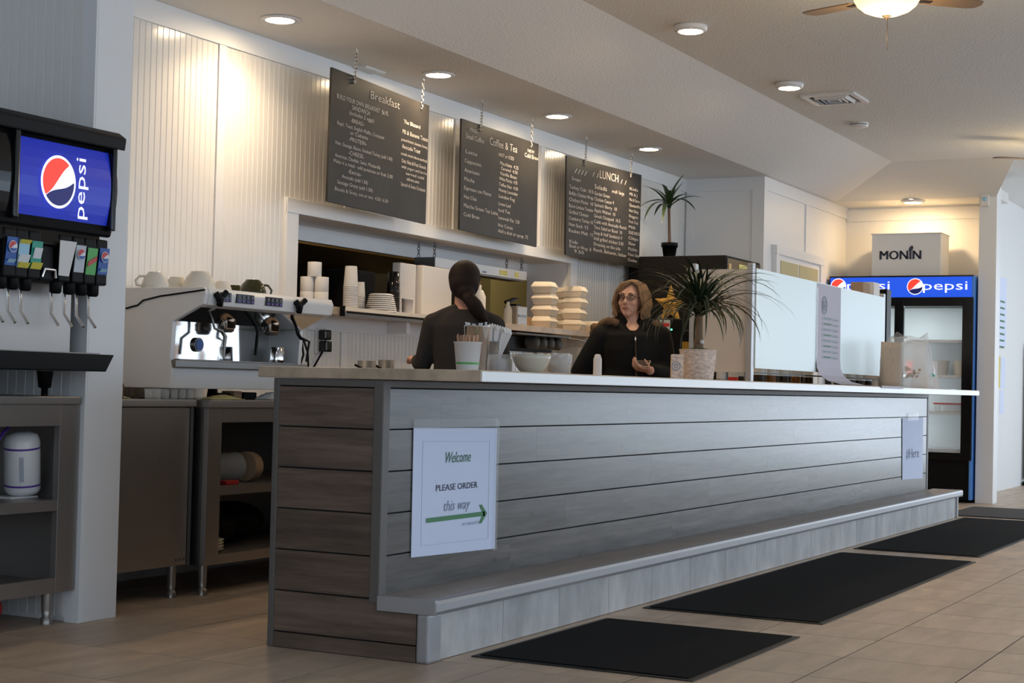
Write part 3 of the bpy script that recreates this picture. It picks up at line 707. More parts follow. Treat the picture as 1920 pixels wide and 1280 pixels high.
# cups on the machine, upside down
def cup(x, y, r, m, label, grp, ang):
    z0 = ET-.0015
    t_ = thing('coffee_cup', (x, y, z0), label, 'cup', grp)
    h = r*1.25
    MB().lathe([(r, 0), (r*1.01, .004), (r*.98, h*.35), (r*.80, h*.72), (r*.55, h*.93), (r*.52, h), (.001, h)], (x, y, z0), 22).build('bowl', m, t_)
    a = Vector((math.cos(ang), math.sin(ang), 0)); b_ = Vector((x, y, z0))
    MB().tube([b_+a*r*.97+Z3*.012, b_+a*r*1.42+Z3*(h*.18), b_+a*r*1.5+Z3*(h*.45), b_+a*r*1.2+Z3*(h*.72), b_+a*r*.78+Z3*(h*.72)], .006, 8).build('handle', m, t_)
G1 = 'upturned cups on the espresso machine'
for u, y, r, m, lb, an in ((291, 4.92, .062, 'white_ceramic', 'white cup with handle, leftmost on the espresso machine', 2.6), (331, 5.02, .060, 'white_ceramic', 'white cup second from the left on the espresso machine', 5.6), (374, 4.86, .078, 'white_ceramic', 'largest white cup on the espresso machine', .9),
                            (403, 5.08, .058, 'white_ceramic', 'white cup half behind the largest one', .2), (416, 4.86, .05, 'white_ceramic', 'rightmost white cup next to the dark green ones', .2), (441, 4.98, .05, 'green_ceramic', 'dark green cup partly behind the other green one', .7), (474, 4.84, .068, 'green_ceramic', 'dark green cup at the right end of the row', -.5)):
    p = py(y, u, 535); cup(p.x, y, r, m, lb, G1, an)
# things on the cabinet tops
G2 = 'shot glasses under the espresso machine'
for q in range(7):
    u = 279+q*15.5; p = py(4.775, u, 735)
    o = MB().lathe([(.018, 0), (.021, .047), (.019, .046), (.016, .006), (.001, .006)], (p.x, 4.775, .9055), 14).build('shot_glass', 'clear_glass')
    tag(o, 'small clear shot glass, %s in the row under the espresso machine' % ('first', 'second', 'third', 'fourth', 'fifth', 'sixth', 'last')[q], 'glass', G2)
def cloth(name, m, c, sx, sy, h, label, seed):
    r_ = random.Random(seed); mb = MB(); n = 8; vs = []
    for i in range(n+1):
        for j in range(n+1):
            a, b = i/n-.5, j/n-.5
            vs.append((c[0]+a*sx+.006*math.sin(9*b+seed), c[1]+b*sy, c[2]+.003+h*(1-4*a*a)*(1-4*b*b)*(.6+.4*math.sin(7*a+5*b+seed))))
    mb.add(vs, [(i*(n+1)+j, (i+1)*(n+1)+j, (i+1)*(n+1)+j+1, i*(n+1)+j+1) for i in range(n) for j in range(n)], True)
    o = mb.build(name, m); so = o.modifiers.new('thick', 'SOLIDIFY'); so.thickness = .004
    return tag(o, label, 'cloth')
cloth('folded_cloth', 'cloth_yellow', (6.11, 4.77, .907), .22, .11, .02, 'yellow cloth folded on the cabinet edge beside the glasses', 1)
cloth('rolled_cloth', 'cloth_white', (6.54, 4.80, .907), .14, .12, .035, 'white cloth bundle near the counter corner', 2)
cloth('small_cloth', 'cloth_yellow', (5.52, 4.90, .907), .10, .10, .02, 'small yellow cloth left of the shot glasses', 3)
for q, (x, w, h, m, lb) in enumerate(((5.475, .05, .075, 'amber', 'dark bottle beside the partition on the cabinet'), (6.24, .07, .03, 'black_plastic', 'black tamper block behind the yellow cloth'), (6.33, .06, .04, 'stir_wood', 'tan wooden block under the espresso machine'), (6.43, .10, .035, 'black_plastic', 'black tray under the espresso machine'))):
    if q == 0: o = MB().lathe([(.028, 0), (.03, .06), (.014, .085), (.014, .11)], (x, 4.85, .9055), 14).build('bottle', m)
    else: o = MB().box(x-w/2, x+w/2, 4.84, 4.92, .9055, .9055+h).build('counter_block', m, None, .005)
    tag(o, lb, 'bottle' if q == 0 else 'block')
# cords and outlet
ol = thing('wall_outlet', (7.80, YW-.02, 1.19), 'white wall outlet with black double plug', 'outlet')
bx('plate', 'white_enamel', 7.755, 7.855, YW-.022, YW-.006, 1.165, 1.315, ol, .003)
bx('plug', 'black_gloss', 7.775, 7.845, YW-.07, YW-.022, 1.245, 1.305, ol, .01); bx('plug', 'black_gloss', 7.78, 7.845, YW-.075, YW-.022, 1.175, 1.24, ol, .01)
def cord(pts, label, r=.006): return tag(MB().tube(pts, r, 8).build('power_cord', 'black_matte'), label, 'cord')
Y5 = 5.36
def cpx(lst, y=Y5): return [py(y, u, v) for u, v in lst]
cord(cpx([(610, 638), (611, 648), (603, 662), (594, 678), (586, 692), (578, 706)]), 'black cord hanging from the outlet plug')
cord(cpx([(553, 590), (552, 602), (556, 622), (566, 640), (569, 665), (563, 683), (552, 697)], 5.3), 'thin black cord curving down beside the espresso machine')
cord(cpx([(545, 630), (558, 629), (570, 640), (577, 660), (578, 685), (574, 706)], 5.28), 'black cord with inline plug beside the espresso machine')
cord([px(5.695, *q) for q in ((236, 578), (250, 574), (258, 572), (268, 563), (300, 555), (350, 548), (384, 543))], 'black cord draped along the side of the espresso machine', .004)
# ================================================================== SERVING HATCH
sh = thing('hatch_shelf', (9.3, 5.3, 1.385), 'stone-look shelf along the serving hatch', 'shelf')
SZ = 1.432
bx('shelf_board', 'laminate', 7.40, 11.26, 5.19, YW+.34, SZ-.044, SZ, sh, .003)
for x in (7.5, 8.55, 9.55, 11.15): bx('bracket', 'wall_paint', x-.02, x+.02, 5.24, YW-.01, SZ-.12, SZ-.044, sh)
rl = thing('ticket_rail', (8.35, 5.18, SZ-.04), 'aluminium ticket rail fixed to the hatch shelf edge', 'ticket rail')
MB().extr([(7.72, 5.165, SZ-.05), (7.72, 5.16, SZ-.03), (7.72, 5.175, SZ+.002), (7.72, 5.188, SZ+.006), (7.72, 5.188, SZ-.05)], (1.33, 0, 0)).build('rail', 'alu_trim', rl)
MB().cyl((7.74, 5.162, SZ-.026), (9.04, 5.162, SZ-.026), .007, None, 8).build('groove', 'black_matte', rl)
bx('end_cap', 'black_plastic', 7.712, 7.722, 5.158, 5.189, SZ-.052, SZ+.008, rl)
def chain(p, q, parent, name='chain', r=.0022, link_l=.022, m='chain'):
    p, q = Vector(p), Vector(q); n = max(2, int((q-p).length/(link_l*.72))); mb = MB(); d = (q-p).normalized()
    s = d.cross(Vector((0, 1, .1))).normalized(); t_ = d.cross(s)
    for i in range(n):
        c = p+(q-p)*((i+.5)/n); a = s if i % 2 else t_
        pts = [c+d*(link_l*.5*math.sin(w))+a*(link_l*.30*math.cos(w)) for w in [2*PI*k/8 for k in range(9)]]
        mb.tube(pts, r, 5)
    return mb.build(name, m, parent)
hl = thing('heat_lamp', (10.0, 5.56, 1.80), 'white strip heat lamp hung on chains in the hatch', 'heat lamp')
LX0, LX1, LY = 9.30, 10.64, 5.50
bx('housing', 'white_enamel', LX0, LX1, LY, LY+.165, 1.79, 1.856, hl, .003)
bx('end_cap', 'steel_dark', LX0-.004, LX0, LY+.002, LY+.163, 1.79, 1.856, hl)
bx('reflector', 'steel_dark', LX0+.02, LX1-.02, LY+.02, LY+.145, 1.782, 1.79, hl)
for u, w in ((908, .06), (944, .12), (969, .06)):
    p = py(LY, u, 510); bx('sticker', 'yellow_print' if u > 910 else 'ink_grey', p.x-w/2, p.x+w/2, LY-.0015, LY, 1.803 if u > 910 else 1.80, 1.838 if u > 910 else 1.812, hl)
for x in (LX0+.02, LX1-.05):
    for y in (LY+.02, LY+.145): chain((x, y, 1.856), (x, y, HZ1), hl, r=.003, link_l=.03, m='steel_dark')
# paper rolls (five)
def upright(name, m, x, y, z, prof, label, cat, grp=None, n=22): return tag(MB().lathe(prof, (x, y, z), n).build(name, m), label, cat, grp)
YS = 5.30
roll = [(.006, 0), (.0395, 0), (.041, .002), (.041, .083), (.0395, .085), (.006, .085)]
GR = 'paper rolls on the hatch shelf'
for u, lv, lb in ((576, 0, 'lower left'), (601, 0, 'lower right'), (576, 1, 'upper left'), (601, 1, 'upper right'), (588, 2, 'top')):
    p = py(5.37, 576, 540)+RH*((u-576)/25*.0825); o = MB().lathe(roll, (p.x, p.y, SZ+.0005+.0855*lv), 22).build('paper_roll', 'white_card'); tag(o, 'white paper roll, %s one of the five stacked on the hatch shelf' % lb, 'paper roll', GR)
def cup_stack(name, m, u, y, w, h, n, label, taper=.8, up=False):
    p = py(y, u, 560); t_ = thing(name, (p.x, y, SZ), label, 'cup stack'); r = w/2
    top = MB().lathe([(r*.80, SZ+h), (r*taper*.99, SZ+h)][::-1]+[(.001, SZ+h)], (p.x, y, 0), 20, False)
    rim_h = h*.55/n; body = [(r*1.0, SZ+.0005)]
    for i in range(n):
        z = SZ+.0005+i*rim_h; body += [(r*1.03, z), (r*1.03, z+rim_h*.35), (r*.97, z+rim_h*.4), (r*.97, z+rim_h*.98)]
    body += [(r*.96, SZ+h*.57), (r*taper, SZ+h), (.001, SZ+h)]
    MB().lathe(body, (p.x, y, 0), 22).build('stacked_cups', m, t_); return t_
cup_stack('paper_cup_stack', 'white_card', 657, 5.28, .088, .255, 14, 'tall stack of upturned white paper cups on the hatch shelf')
cup_stack('short_cup_stack', 'white_card', 674, 5.385, .07, .18, 9, 'shorter white cup stack behind the tall one')
cup_stack('black_cup_stack', 'black_gloss', 737, 5.30, .085, .26, 12, 'stack of black cups on the hatch shelf')
o = MB().box(8.17, 8.45, 5.42, 5.62, SZ+.0005, SZ+.26).build('black_box', 'black_matte', None, .02); tag(o, 'black bin behind the bowl stack in the hatch', 'bin')
p = py(5.25, 720, 560); t_ = thing('lid_stack', (p.x, 5.27, SZ), 'stack of translucent bowl lids on the hatch shelf', 'lid stack')
for q in range(9):
    MB().lathe([(.10-.003*q, 0), (.10-.003*q, .004), (.085-.003*q, .011), (.001, .012)], (p.x, 5.27, SZ+.0005+.0125*q), 22).build('bowl_lid', 'white_card', t_)
o = MB().box(8.745, 8.94, 5.43, 5.49, SZ+.0005, 1.775).build('white_carton', 'white_card', None, .006); tag(o, 'tall white carton left of the heat lamp', 'carton')
o = MB().box(8.975, 9.36, 5.40, 5.47, SZ+.0005, 1.775).build('white_carton', 'white_card', None, .008); tag(o, 'large white carton behind the person with the ponytail', 'carton')
o = upright('white_tub', 'white_card', py(5.27, 764, 560).x, 5.27, SZ+.0005, [(.032, 0), (.036, .09), (.037, .09), (.037, .10), (.001, .10)], 'small white tub in front of the tall carton', 'tub')
p = py(5.3, 898, 560); o = upright('white_bottle', 'white_enamel', p.x, 5.3, SZ+.0005, [(.045, 0), (.047, .01), (.047, .17), (.03, .21), (.016, .22), (.016, .25), (.001, .25)], 'white squeeze bottle behind the ponytail on the hatch shelf', 'bottle')
p = py(5.3, 968, 580); t_ = thing('napkin_box', (p.x, 5.3, SZ), 'grey metal napkin box on the hatch shelf', 'napkin box')
bx('body', 'steel', p.x-.075, p.x+.075, 5.25, 5.36, SZ+.0005, SZ+.135, t_, .006); bx('slot', 'steel_dark', p.x-.06, p.x+.06, 5.246, 5.25, SZ+.06, SZ+.075, t_)
MB().box(p.x-.06, p.x+.02, 5.27, 5.34, SZ+.135, SZ+.15).extr([(p.x-.09, 5.3, SZ+.15), (p.x+.03, 5.3, SZ+.19), (p.x+.03, 5.3, SZ+.20), (p.x-.09, 5.3, SZ+.17)], (0, .05, 0)).build('handle', 'black_plastic', t_)
p = py(5.3, 950, 590); o = upright('oil_bottle', 'clear_plastic', p.x, 5.29, SZ+.0005, [(.03, 0), (.03, .10), (.012, .14), (.012, .16), (.001, .16)], 'clear bottle beside the grey napkin box', 'bottle')
p = py(5.33, 993, 590); o = MB().box(p.x-.07, p.x+.04, 5.33, 5.40, SZ+.0005, SZ+.075).build('brown_box', 'kraft', None, .004); tag(o, 'small brown box between napkin box and takeout boxes', 'box')
# takeout boxes: clamshells
def clam(mb, c, w, d_, ang):
    T = Matrix.Translation(c) @ Matrix.Rotation(ang, 4, 'Z'); mb.T = T
    def fr(a, z0, b, z1):
        vs = [(sx*w*k/2, sy*d_*k/2, z) for z, k in ((z0, a), (z1, b)) for sx, sy in ((-1, -1), (1, -1), (1, 1), (-1, 1))]
        mb.add(vs, [(3, 2, 1, 0), (4, 5, 6, 7), (0, 1, 5, 4), (1, 2, 6, 5), (2, 3, 7, 6), (3, 0, 4, 7)])
    fr(.78, 0, .97, .042); fr(1.0, .042, 1.0, .050); fr(.97, .050, .74, .083)
    return mb
GT = 'takeout boxes on the hatch shelf'
tb = clam(MB(), (0, 0, 0), .165, .165, 0).build('takeout_box', 'cream_foam', None, .004, Vector((0, 0, 0))); tag(tb, '', 'takeout box', GT)
cols = [(1022, 5.27, 'left column', 4), (1052, 5.45, 'middle column', 4), (1077, 5.27, 'right column', 4)]
first = True
nm = ['bottom', 'second lowest', 'third lowest', 'top']
for u, y, cl, n_ in cols:
    for q in range(n_):
        p = py(y, u, 560); loc = (p.x+.012*random.uniform(-1, 1), y, SZ+.0005+.0835*q); lb = 'cream takeout box, %s of the %s on the hatch shelf' % (nm[q], cl)
        rz = random.uniform(-.06, .06)+.15
        if first: tb.location = loc; tb['label'] = lb; tb.rotation_euler.z = rz; WPOS[tb.name] = Vector(loc); first = False
        else: dup(tb, loc, lb, rz)
for u, y, lb in ((1050, 5.24, 'cream takeout box set forward at the foot of the stacks'), (1098, 5.27, 'cream takeout box at the right end by the coat collar')):
    p = py(y, u, 560)
    if u == 1098: dup(tb, (p.x+.12, y, SZ+.0005), lb, .3)
# hanging rack of grey bins under the shelf
p0 = py(5.22, 952, 640); p1 = py(5.22, 1050, 640)
rk = thing('bin_rack', ((p0.x+p1.x)/2, 5.25, 1.25), 'black rack with grey cylindrical bins under the hatch shelf', 'rack')
bx('rack_plate', 'grey_plastic', p0.x-.02, p1.x+.02, 5.14, YW-.04, 1.362, 1.374, rk)
bx('rack_body', 'black_plastic', p0.x, p1.x-.03, 5.27, YW-.02, 1.255, 1.36, rk, .006)
for q in range(4):
    x = p0.x+.40+q*.12; MB().tube([(x, 5.27, 1.325), (x, 5.2, 1.315)], [.05, .046], 18).ell((x, 5.2, 1.315), (.046, .02, .046), 14, 8).build('bin', 'grey_plastic', rk)
MB().tube([(p1.x-.02, 5.15, 1.36), (p1.x+.05, 5.10, 1.355), (p1.x+.16, 5.10, 1.345)], .006, 8).build('rod', 'steel', rk)
# back-counter pots near the ponytailed person
for u, r, h, lb in ((740, .05, .12, 'dark metal pot beside the ponytailed person'), (776, .045, .125, 'second dark metal pot by the hand')):
    p = py(4.62, u, 680); tp_ = thing('metal_pot', (p.x, 4.80, .905), lb, 'pot')
    MB().lathe([(r, 0), (r, h*1.8), (r-.004, h*1.8), (r-.006, .006), (.001, .006)], (p.x, 4.80, .9055), 20).build('body', 'grey_plastic', tp_)
    MB().tube([(p.x-r, 4.80, 1.08), (p.x-r-.09, 4.78, 1.095)], .007, 8).build('handle', 'black_plastic', tp_)
# ================================================================== CHALKBOARDS
def board(corners, hooks, zc, label, lines, hy_):
    TL, TR, BR, BL = corners; th = .014
    nrm = (TR-TL).cross(BL-TL).normalized()          # towards the room
    if nrm.y > 0: nrm = -nrm
    b = thing('chalkboard', (TL+TR+BR+BL)/4-Vector((0, 0, .36)), label, 'chalkboard', 'menu chalkboards hung over the counter')
    MB().quad(BL, BR, TR, TL, -nrm*th).build('slate', 'chalk_slate', b)
    for (u, v) in hooks:
        h = pz(zc, u, v); s = (h.x-TL.x)/(TR.x-TL.x); e = TL+(TR-TL)*s; low = e+(BL-TL)*.055+nrm*.006
        hk = Vector((h.x, e.y+nrm.y*.012, zc)); chain(hk-Z3*.03, low, b, r=.0028, link_l=.026)
        MB().tube([hk, hk-Z3*.012, hk-Z3*.022+X3*.012, hk-Z3*.034+X3*.006, hk-Z3*.034-X3*.008], .003, 6).build('hook', 'chain', b)
        MB().ell(low, .006, 8, 6).build('screw_eye', 'chain', b)
    H = (BL-TL).length
    for tx, u, v, h, w, al in lines:
        top = TL+(TR-TL)*u; bot = BL+(BR-BL)*u; p = top+(bot-top)*v
        rt = (TR-TL).normalized()*(1-v)+(BR-BL).normalized()*v; up = (top-bot)
        lettering(tx, p+nrm*.001, rt, up, h*H, 'chalk', b, width=w*(TR-TL).length if w else None, align=al, name='chalk_lettering', off=-.008)
    return b
def corners(c, ys): return [py(y, u, v) for (u, v), y in zip(c, ys)]
B1 = [('Breakfast', .52, .125, .062, .30, 'C'), ('BUILD YOUR OWN BREAKFAST  $6.95', .05, .215, .036, .50, 'L'), ('SANDWICH', .28, .262, .036, .17, 'C'), ('(includes 2 eggs)', .29, .305, .030, .24, 'C'),
      ('-BREAD-', .25, .36, .030, .13, 'C'), ('Bagel, Toast, English Muffin, Croissant', .06, .41, .028, .46, 'L'), ('or Ciabatta', .27, .455, .030, .17, 'C'), ('-PROTEIN-', .26, .505, .032, .17, 'C'),
      ('Ham, Sausage, Bacon, Smoked Turkey (add 1.00)', .05, .56, .028, .56, 'L'), ('-CHEESE-', .25, .61, .032, .15, 'C'), ('American, Cheddar, Swiss, Mozzarella', .05, .655, .028, .44, 'L'), ('Make it a meal - add potatoes or fruit 2.00', .04, .70, .028, .58, 'L'),
      ('-Extras-', .24, .752, .030, .13, 'C'), ('Avocado (add 1.50)', .12, .80, .028, .25, 'L'), ('Sausage Gravy (add 1.50)', .08, .85, .028, .34, 'L'), ('Biscuits & Gravy, one or two  4.50 / 6.50', .06, .905, .028, .52, 'L'),
      ('The Blizzard', .72, .225, .032, .18, 'L'), ('PB & Banana Toast', .71, .31, .034, .28, 'L'), ('peanut butter, banana, honey', .70, .37, .024, .29, 'L'), ('Avocado Toast', .71, .43, .034, .20, 'L'), ('avocado, tomato, feta on sourdough', .70, .485, .024, .29, 'L'),
      ('Oats, Nuts & Fruit Granola', .71, .545, .030, .27, 'L'), ('with yogurt and berries', .71, .59, .024, .29, 'L'), ('served cold', .76, .635, .024, .20, 'L'), ('add-ons extra', .77, .68, .026, .14, 'L'), ('Spinach & Swiss Croissant', .71, .735, .030, .27, 'L')]
board(corners(((623, 126), (805, 198), (798, 420), (614, 377)), (5.06, 5.16, 5.16, 5.06)), ((659, 92), (779, 145)), ZC, 'black breakfast menu chalkboard, leftmost and tilted, on chains', B1, 5.1)
B2 = [('FREE', .14, .09, .030, .09, 'C'), ('Small Coffee', .16, .165, .045, .22, 'C'), ('Coffee & Tea', .52, .155, .070, .36, 'C'), ('HOT or ICED', .56, .235, .032, .20, 'C'), ('NEW', .89, .11, .03, .09, 'C'), ('Cold Brew', .90, .165, .042, .19, 'C'),
      ('Latte', .05, .30, .035, .14, 'L'), ('Cappuccino', .04, .385, .035, .20, 'L'), ('Americano', .04, .47, .035, .18, 'L'), ('Mocha', .04, .55, .035, .12, 'L'), ('Espresso con Panna', .04, .63, .035, .33, 'L'), ('Hot Chai', .04, .71, .035, .15, 'L'), ('Matcha Green Tea Latte', .04, .79, .035, .42, 'L'), ('Cold Brew', .04, .87, .035, .19, 'L'),
      ('Macchiato  4.25', .48, .31, .032, .24, 'L'), ('Caramel  4.50', .49, .355, .030, .22, 'L'), ('Vanilla Bean', .48, .405, .032, .22, 'L'), ('White Mocha  4.75', .47, .455, .032, .24, 'L'), ('Toffee Nut  4.50', .47, .51, .032, .25, 'L'), ('Honey Lavender', .47, .56, .032, .25, 'L'), ('London Fog', .47, .62, .032, .21, 'L'),
      ('Loose Leaf', .47, .69, .032, .16, 'L'), ('Iced Tea', .47, .75, .032, .15, 'L'), ('Lemonade Fizz  3.50', .47, .82, .032, .28, 'L'), ('Hot Cocoa', .47, .89, .032, .19, 'L'), ('Add a shot or syrup .75', .47, .945, .034, .40, 'L')]
board(corners(((866, 222), (1010, 270), (1006, 463), (862, 430)), (5.18, 5.21, 5.21, 5.18)), ((897, 187), (987, 222)), ZC, 'black coffee and tea menu chalkboard in the middle, on chains', B2, 5.2)
B3 = [('LUNCH', .54, .145, .085, .25, 'C'), ('Soups', .06, .235, .035, .11, 'L'), ('Salads', .35, .265, .045, .16, 'L'), ('small / large', .58, .265, .036, .17, 'L')]
for q, s in enumerate(('Turkey Club  10.5', 'Buffalo Chicken Wrap', 'Chicken Pesto  10', 'Bacon Lettuce Tomato', 'Grilled Cheese', 'Cranberry Turkey 10', 'Ham Stack  9.5', 'Reuben Melt  11')): B3.append((s, .03, .325+.063*q, .036, .30 if q not in (4, 6) else .24, 'L'))
for q, s in enumerate(('Garden Green', 'Chicken Caesar 9', 'Spinach Berry  10', 'Apple Walnut  10', 'Greek Chopped  10.5', 'Cobb with Avocado Ranch', 'Taco Salad or Bowl  10', 'Soup & Half Sandwich 9', 'Add grilled chicken 3.00', 'Dressing on the side', 'Ranch, Balsamic, Italian')): B3.append((s, .35, .33+.058*q, .036, (.2, .26, .30, .28, .35, .44, .38, .38, .40, .36, .44)[q], 'L'))
for q, s in enumerate(('Kids', 'PB & J', 'Mac & Cheese', 'Quesadilla', 'Hot Dog', 'Nuggets', 'Fruit Cup', 'Milk', 'SIDES', 'Chips', 'Slaw', 'Pickle', 'Potato Salad', 'Cookie')): B3.append((s, .83, .19+.058*q, .032, (.12, .11, .15, .16, .13, .13, .13, .10, .16, .14, .10, .13, .16, .13)[q], 'L'))
B3 += [('Kids', .04, .875, .035, .10, 'L'), ('Bowl or Wrap  8', .04, .92, .036, .27, 'L'), ('9.50', .10, .965, .034, .12, 'L')]
B3 += [('////', .17, .16, .05, .16, 'C'), ('/ /', .36, .15, .05, .08, 'C'), ('/ /', .74, .15, .05, .08, 'C')]
b3 = board(corners(((1063, 291), (1203, 328), (1198, 503), (1061, 477)), (5.20, 5.22, 5.22, 5.20)), ((1088, 257), (1185, 287)), ZC, 'black lunch menu chalkboard, rightmost, on chains', B3, 5.2)
# ================================================================== ON THE COUNTERTOP
CT = 1.0555
def fitc(u, y): p = py(y, u, 700); return p.x
def h_at(y, u, v): return py(y, u, v).z-CT
x = fitc(876, 3.0); y = 3.0; s = mpp((x, y, 1.1))
pcup = thing('stirrer_cup', (x, y, CT), 'white paper cup with green band full of wooden stirrers', 'paper cup')
r = 26*s; hh = h_at(y, 876, 641)
MB().lathe([(r*.78, 0), (r*.80, .002), (r, hh-.004), (r*1.05, hh-.003), (r*1.05, hh), (r*.96, hh), (r*.76, .008), (.001, .008)], (x, y, CT), 26).build('cup', 'white_enamel', pcup)
zb = CT+hh*.22; MB().lathe([(r*.80+r*.2*.22+.0006, zb), (r*.80+r*.2*.30+.0006, zb+hh*.07)], (x, y, 0), 26, False).build('green_band', 'green_print', pcup)
for q in range(44):
    a = q*2.4; rr = r*.90*math.sqrt((q+.5)/44); dx, dy = rr*math.cos(a), rr*math.sin(a)
    L = hh+random.uniform(.018, .03); b0 = Vector((x+dx*.72, y+dy*.72, CT+.012)); t0 = Vector((x+dx, y+dy, CT+L)); w3 = Vector((-math.sin(a), math.cos(a), 0))*.004
    MB().quad(b0-w3, b0+w3, t0+w3, t0-w3, Vector((dx, dy, 0)).normalized()*-.0016).build('wooden_stirrer', 'stir_wood', pcup)
y = 3.12; x = fitc(893, y); s = mpp((x, y, 1.1)); r = 25*s; hh = h_at(y, 893, 612)
bk = thing('straw_bucket', (x, y, CT), 'tall steel bucket holding white wrapped straws', 'bucket')
MB().lathe([(r*.78, 0), (r*.80, .003), (r, hh), (r*1.03, hh+.003), (r*.95, hh), (r*.76, .008), (.001, .008)], (x, y, CT), 26).build('bucket', 'mirror_steel', bk)
for q in range(14):
    a = q*2.4+.3; rr = r*.7*math.sqrt((q+.5)/14); b0 = Vector((x+rr*math.cos(a)*.6, y+rr*math.sin(a)*.6, CT+.02)); lean = RH*(.03 if q % 3 else -.035)
    t0 = Vector((x+rr*math.cos(a), y+rr*math.sin(a), CT+hh+random.uniform(.004, .02)))+lean*.6
    MB().tube([b0, t0], .0045, 6).build('straw', 'white_card', bk)
y = 3.30; x = fitc(921, y); s = mpp((x, y, 1.1)); r = 15*s; hh = h_at(y, 921, 640)
fk = thing('cutlery_cup', (x, y, CT), 'steel cup fanned full of white plastic cutlery', 'cutlery cup')
MB().lathe([(r*.85, 0), (r, hh), (r*.94, hh), (r*.8, .008), (.001, .008)], (x, y, CT), 20).build('cup', 'steel', fk)
for q in range(12):
    f = (q-4)/10; base = Vector((x, y, CT+.02))+FH*((q % 3-1)*.012)+RH*(f*.02)
    tip = base+RH*(f*.09)+Z3*(hh+.045-.03*abs(f)); d_ = (tip-base).normalized(); sd_ = d_.cross(FH).normalized()
    MB().quad(base-sd_*.004, base+sd_*.004, tip+sd_*.011, tip-sd_*.011, FH*.002).ell(tip, (.011, .004, .014), 8, 6).build('utensil', 'white_card', fk)
y = 3.12; x = fitc(938, y); s = mpp((x, y, 1.1))
t_ = thing('ribbed_tub', (x, y, CT), 'clear ribbed tub between the bucket and the cream bowl', 'tub')
prof = [(.001, 0), (24*s, 0)]
hh = h_at(y, 934, 664)
for q in range(8): prof += [(25*s+.0015, hh*(q+.2)/8), (25*s-.001, hh*(q+.7)/8)]
MB().lathe(prof+[(27*s, hh*.98), (27*s, hh), (24*s, hh)], (x, y, CT), 26).build('tub', 'clear_plastic', t_)
MB().lathe([(.001, .004), (22*s, .004), (22*s, hh*.75), (.001, hh*.76)], (x, y, CT), 20).build('contents', 'white_card', t_)
y = 2.98; x = fitc(996, y); s = mpp((x, y, 1.1)); hh = h_at(y, 996, 664)
bw = thing('cream_bowl', (x, y, CT), 'cream ceramic bowl on the countertop', 'bowl')
MB().lathe([(18*s, 0), (20*s, .004), (30*s, hh*.35), (35.5*s, hh*.75), (37.5*s, hh), (36*s, hh), (33*s, hh*.7), (28*s, hh*.35), (.001, .012)], (x, y, CT), 32).build('bowl', 'cream_ceramic', bw)
for q in range(7):
    a = q*2.4; MB().ell((x+.04*math.cos(a)*(q % 3)/2, y+.04*math.sin(a)*(q % 3)/2, CT+hh*.92), (.022, .022, .012), 8, 6).build('sugar_packet', 'white_card', bw)
y = 3.12; x = fitc(1047, y); s = mpp((x, y, 1.1)); hh = h_at(y, 1047, 664)
wb2 = thing('clear_bowl', (x, y, CT), 'clear bowl of small creamers right of the cream bowl', 'bowl')
MB().lathe([(17*s, 0), (21*s, .006), (25*s, hh*.6), (26*s, hh), (25*s, hh), (20*s, .012), (.001, .01)], (x, y, CT), 26).build('bowl', 'clear_plastic', wb2)
MB().lathe([(.001, .012), (19*s, .013), (22*s, hh*.5), (.001, hh*.5)], (x, y, CT), 20).build('lower_layer', 'brown_smudge', wb2)
for q in range(19):
    a = q*2.4; rr = 22*s*math.sqrt((q+.5)/19); MB().lathe([(.009, 0), (.013, .016), (.014, .018), (.001, .018)], (x+rr*math.cos(a), y+rr*math.sin(a), CT+hh*.78+.006*(q % 2)), 8).build('creamer', 'white_card', wb2)
y = 3.60; x = fitc(1120, y); s = mpp((x, y, 1.1))
upright('white_can', 'white_enamel', x, y, CT, [(8*s, 0), (8*s, .10), (5*s, .125), (.001, .128)], 'white can seen under the bent arm of the coated person', 'can')
# coffee carton next to the plant
y = 3.15; x = fitc(1266, y)
cbx = thing('coffee_carton', (x, y, CT), 'kraft coffee carton with round seal beside the potted palm', 'carton')
T = frame((x, y, 0)); s = mpp((x, y, 1.1)); zt = py(y, 1266, 664).z
MB(T).box(-8*s, 14*s, -.03, .03, CT, zt).build('carton', 'basket', cbx, .004)
cc = Vector((x, y, (CT+zt)/2+.005))-FH*.031
ri = MB(); n = 24
for i in range(n):
    a, b_ = 2*PI*i/n, 2*PI*(i+1)/n
    for (q1, q2) in ((.024, .019), (.011, .006)):
        ri.flat([cc+RH*q1*math.cos(a)+Z3*q1*math.sin(a), cc+RH*q1*math.cos(b_)+Z3*q1*math.sin(b_), cc+RH*q2*math.cos(b_)+Z3*q2*math.sin(b_), cc+RH*q2*math.cos(a)+Z3*q2*math.sin(a)])
ri.build('round_seal', 'ink_grey', cbx)
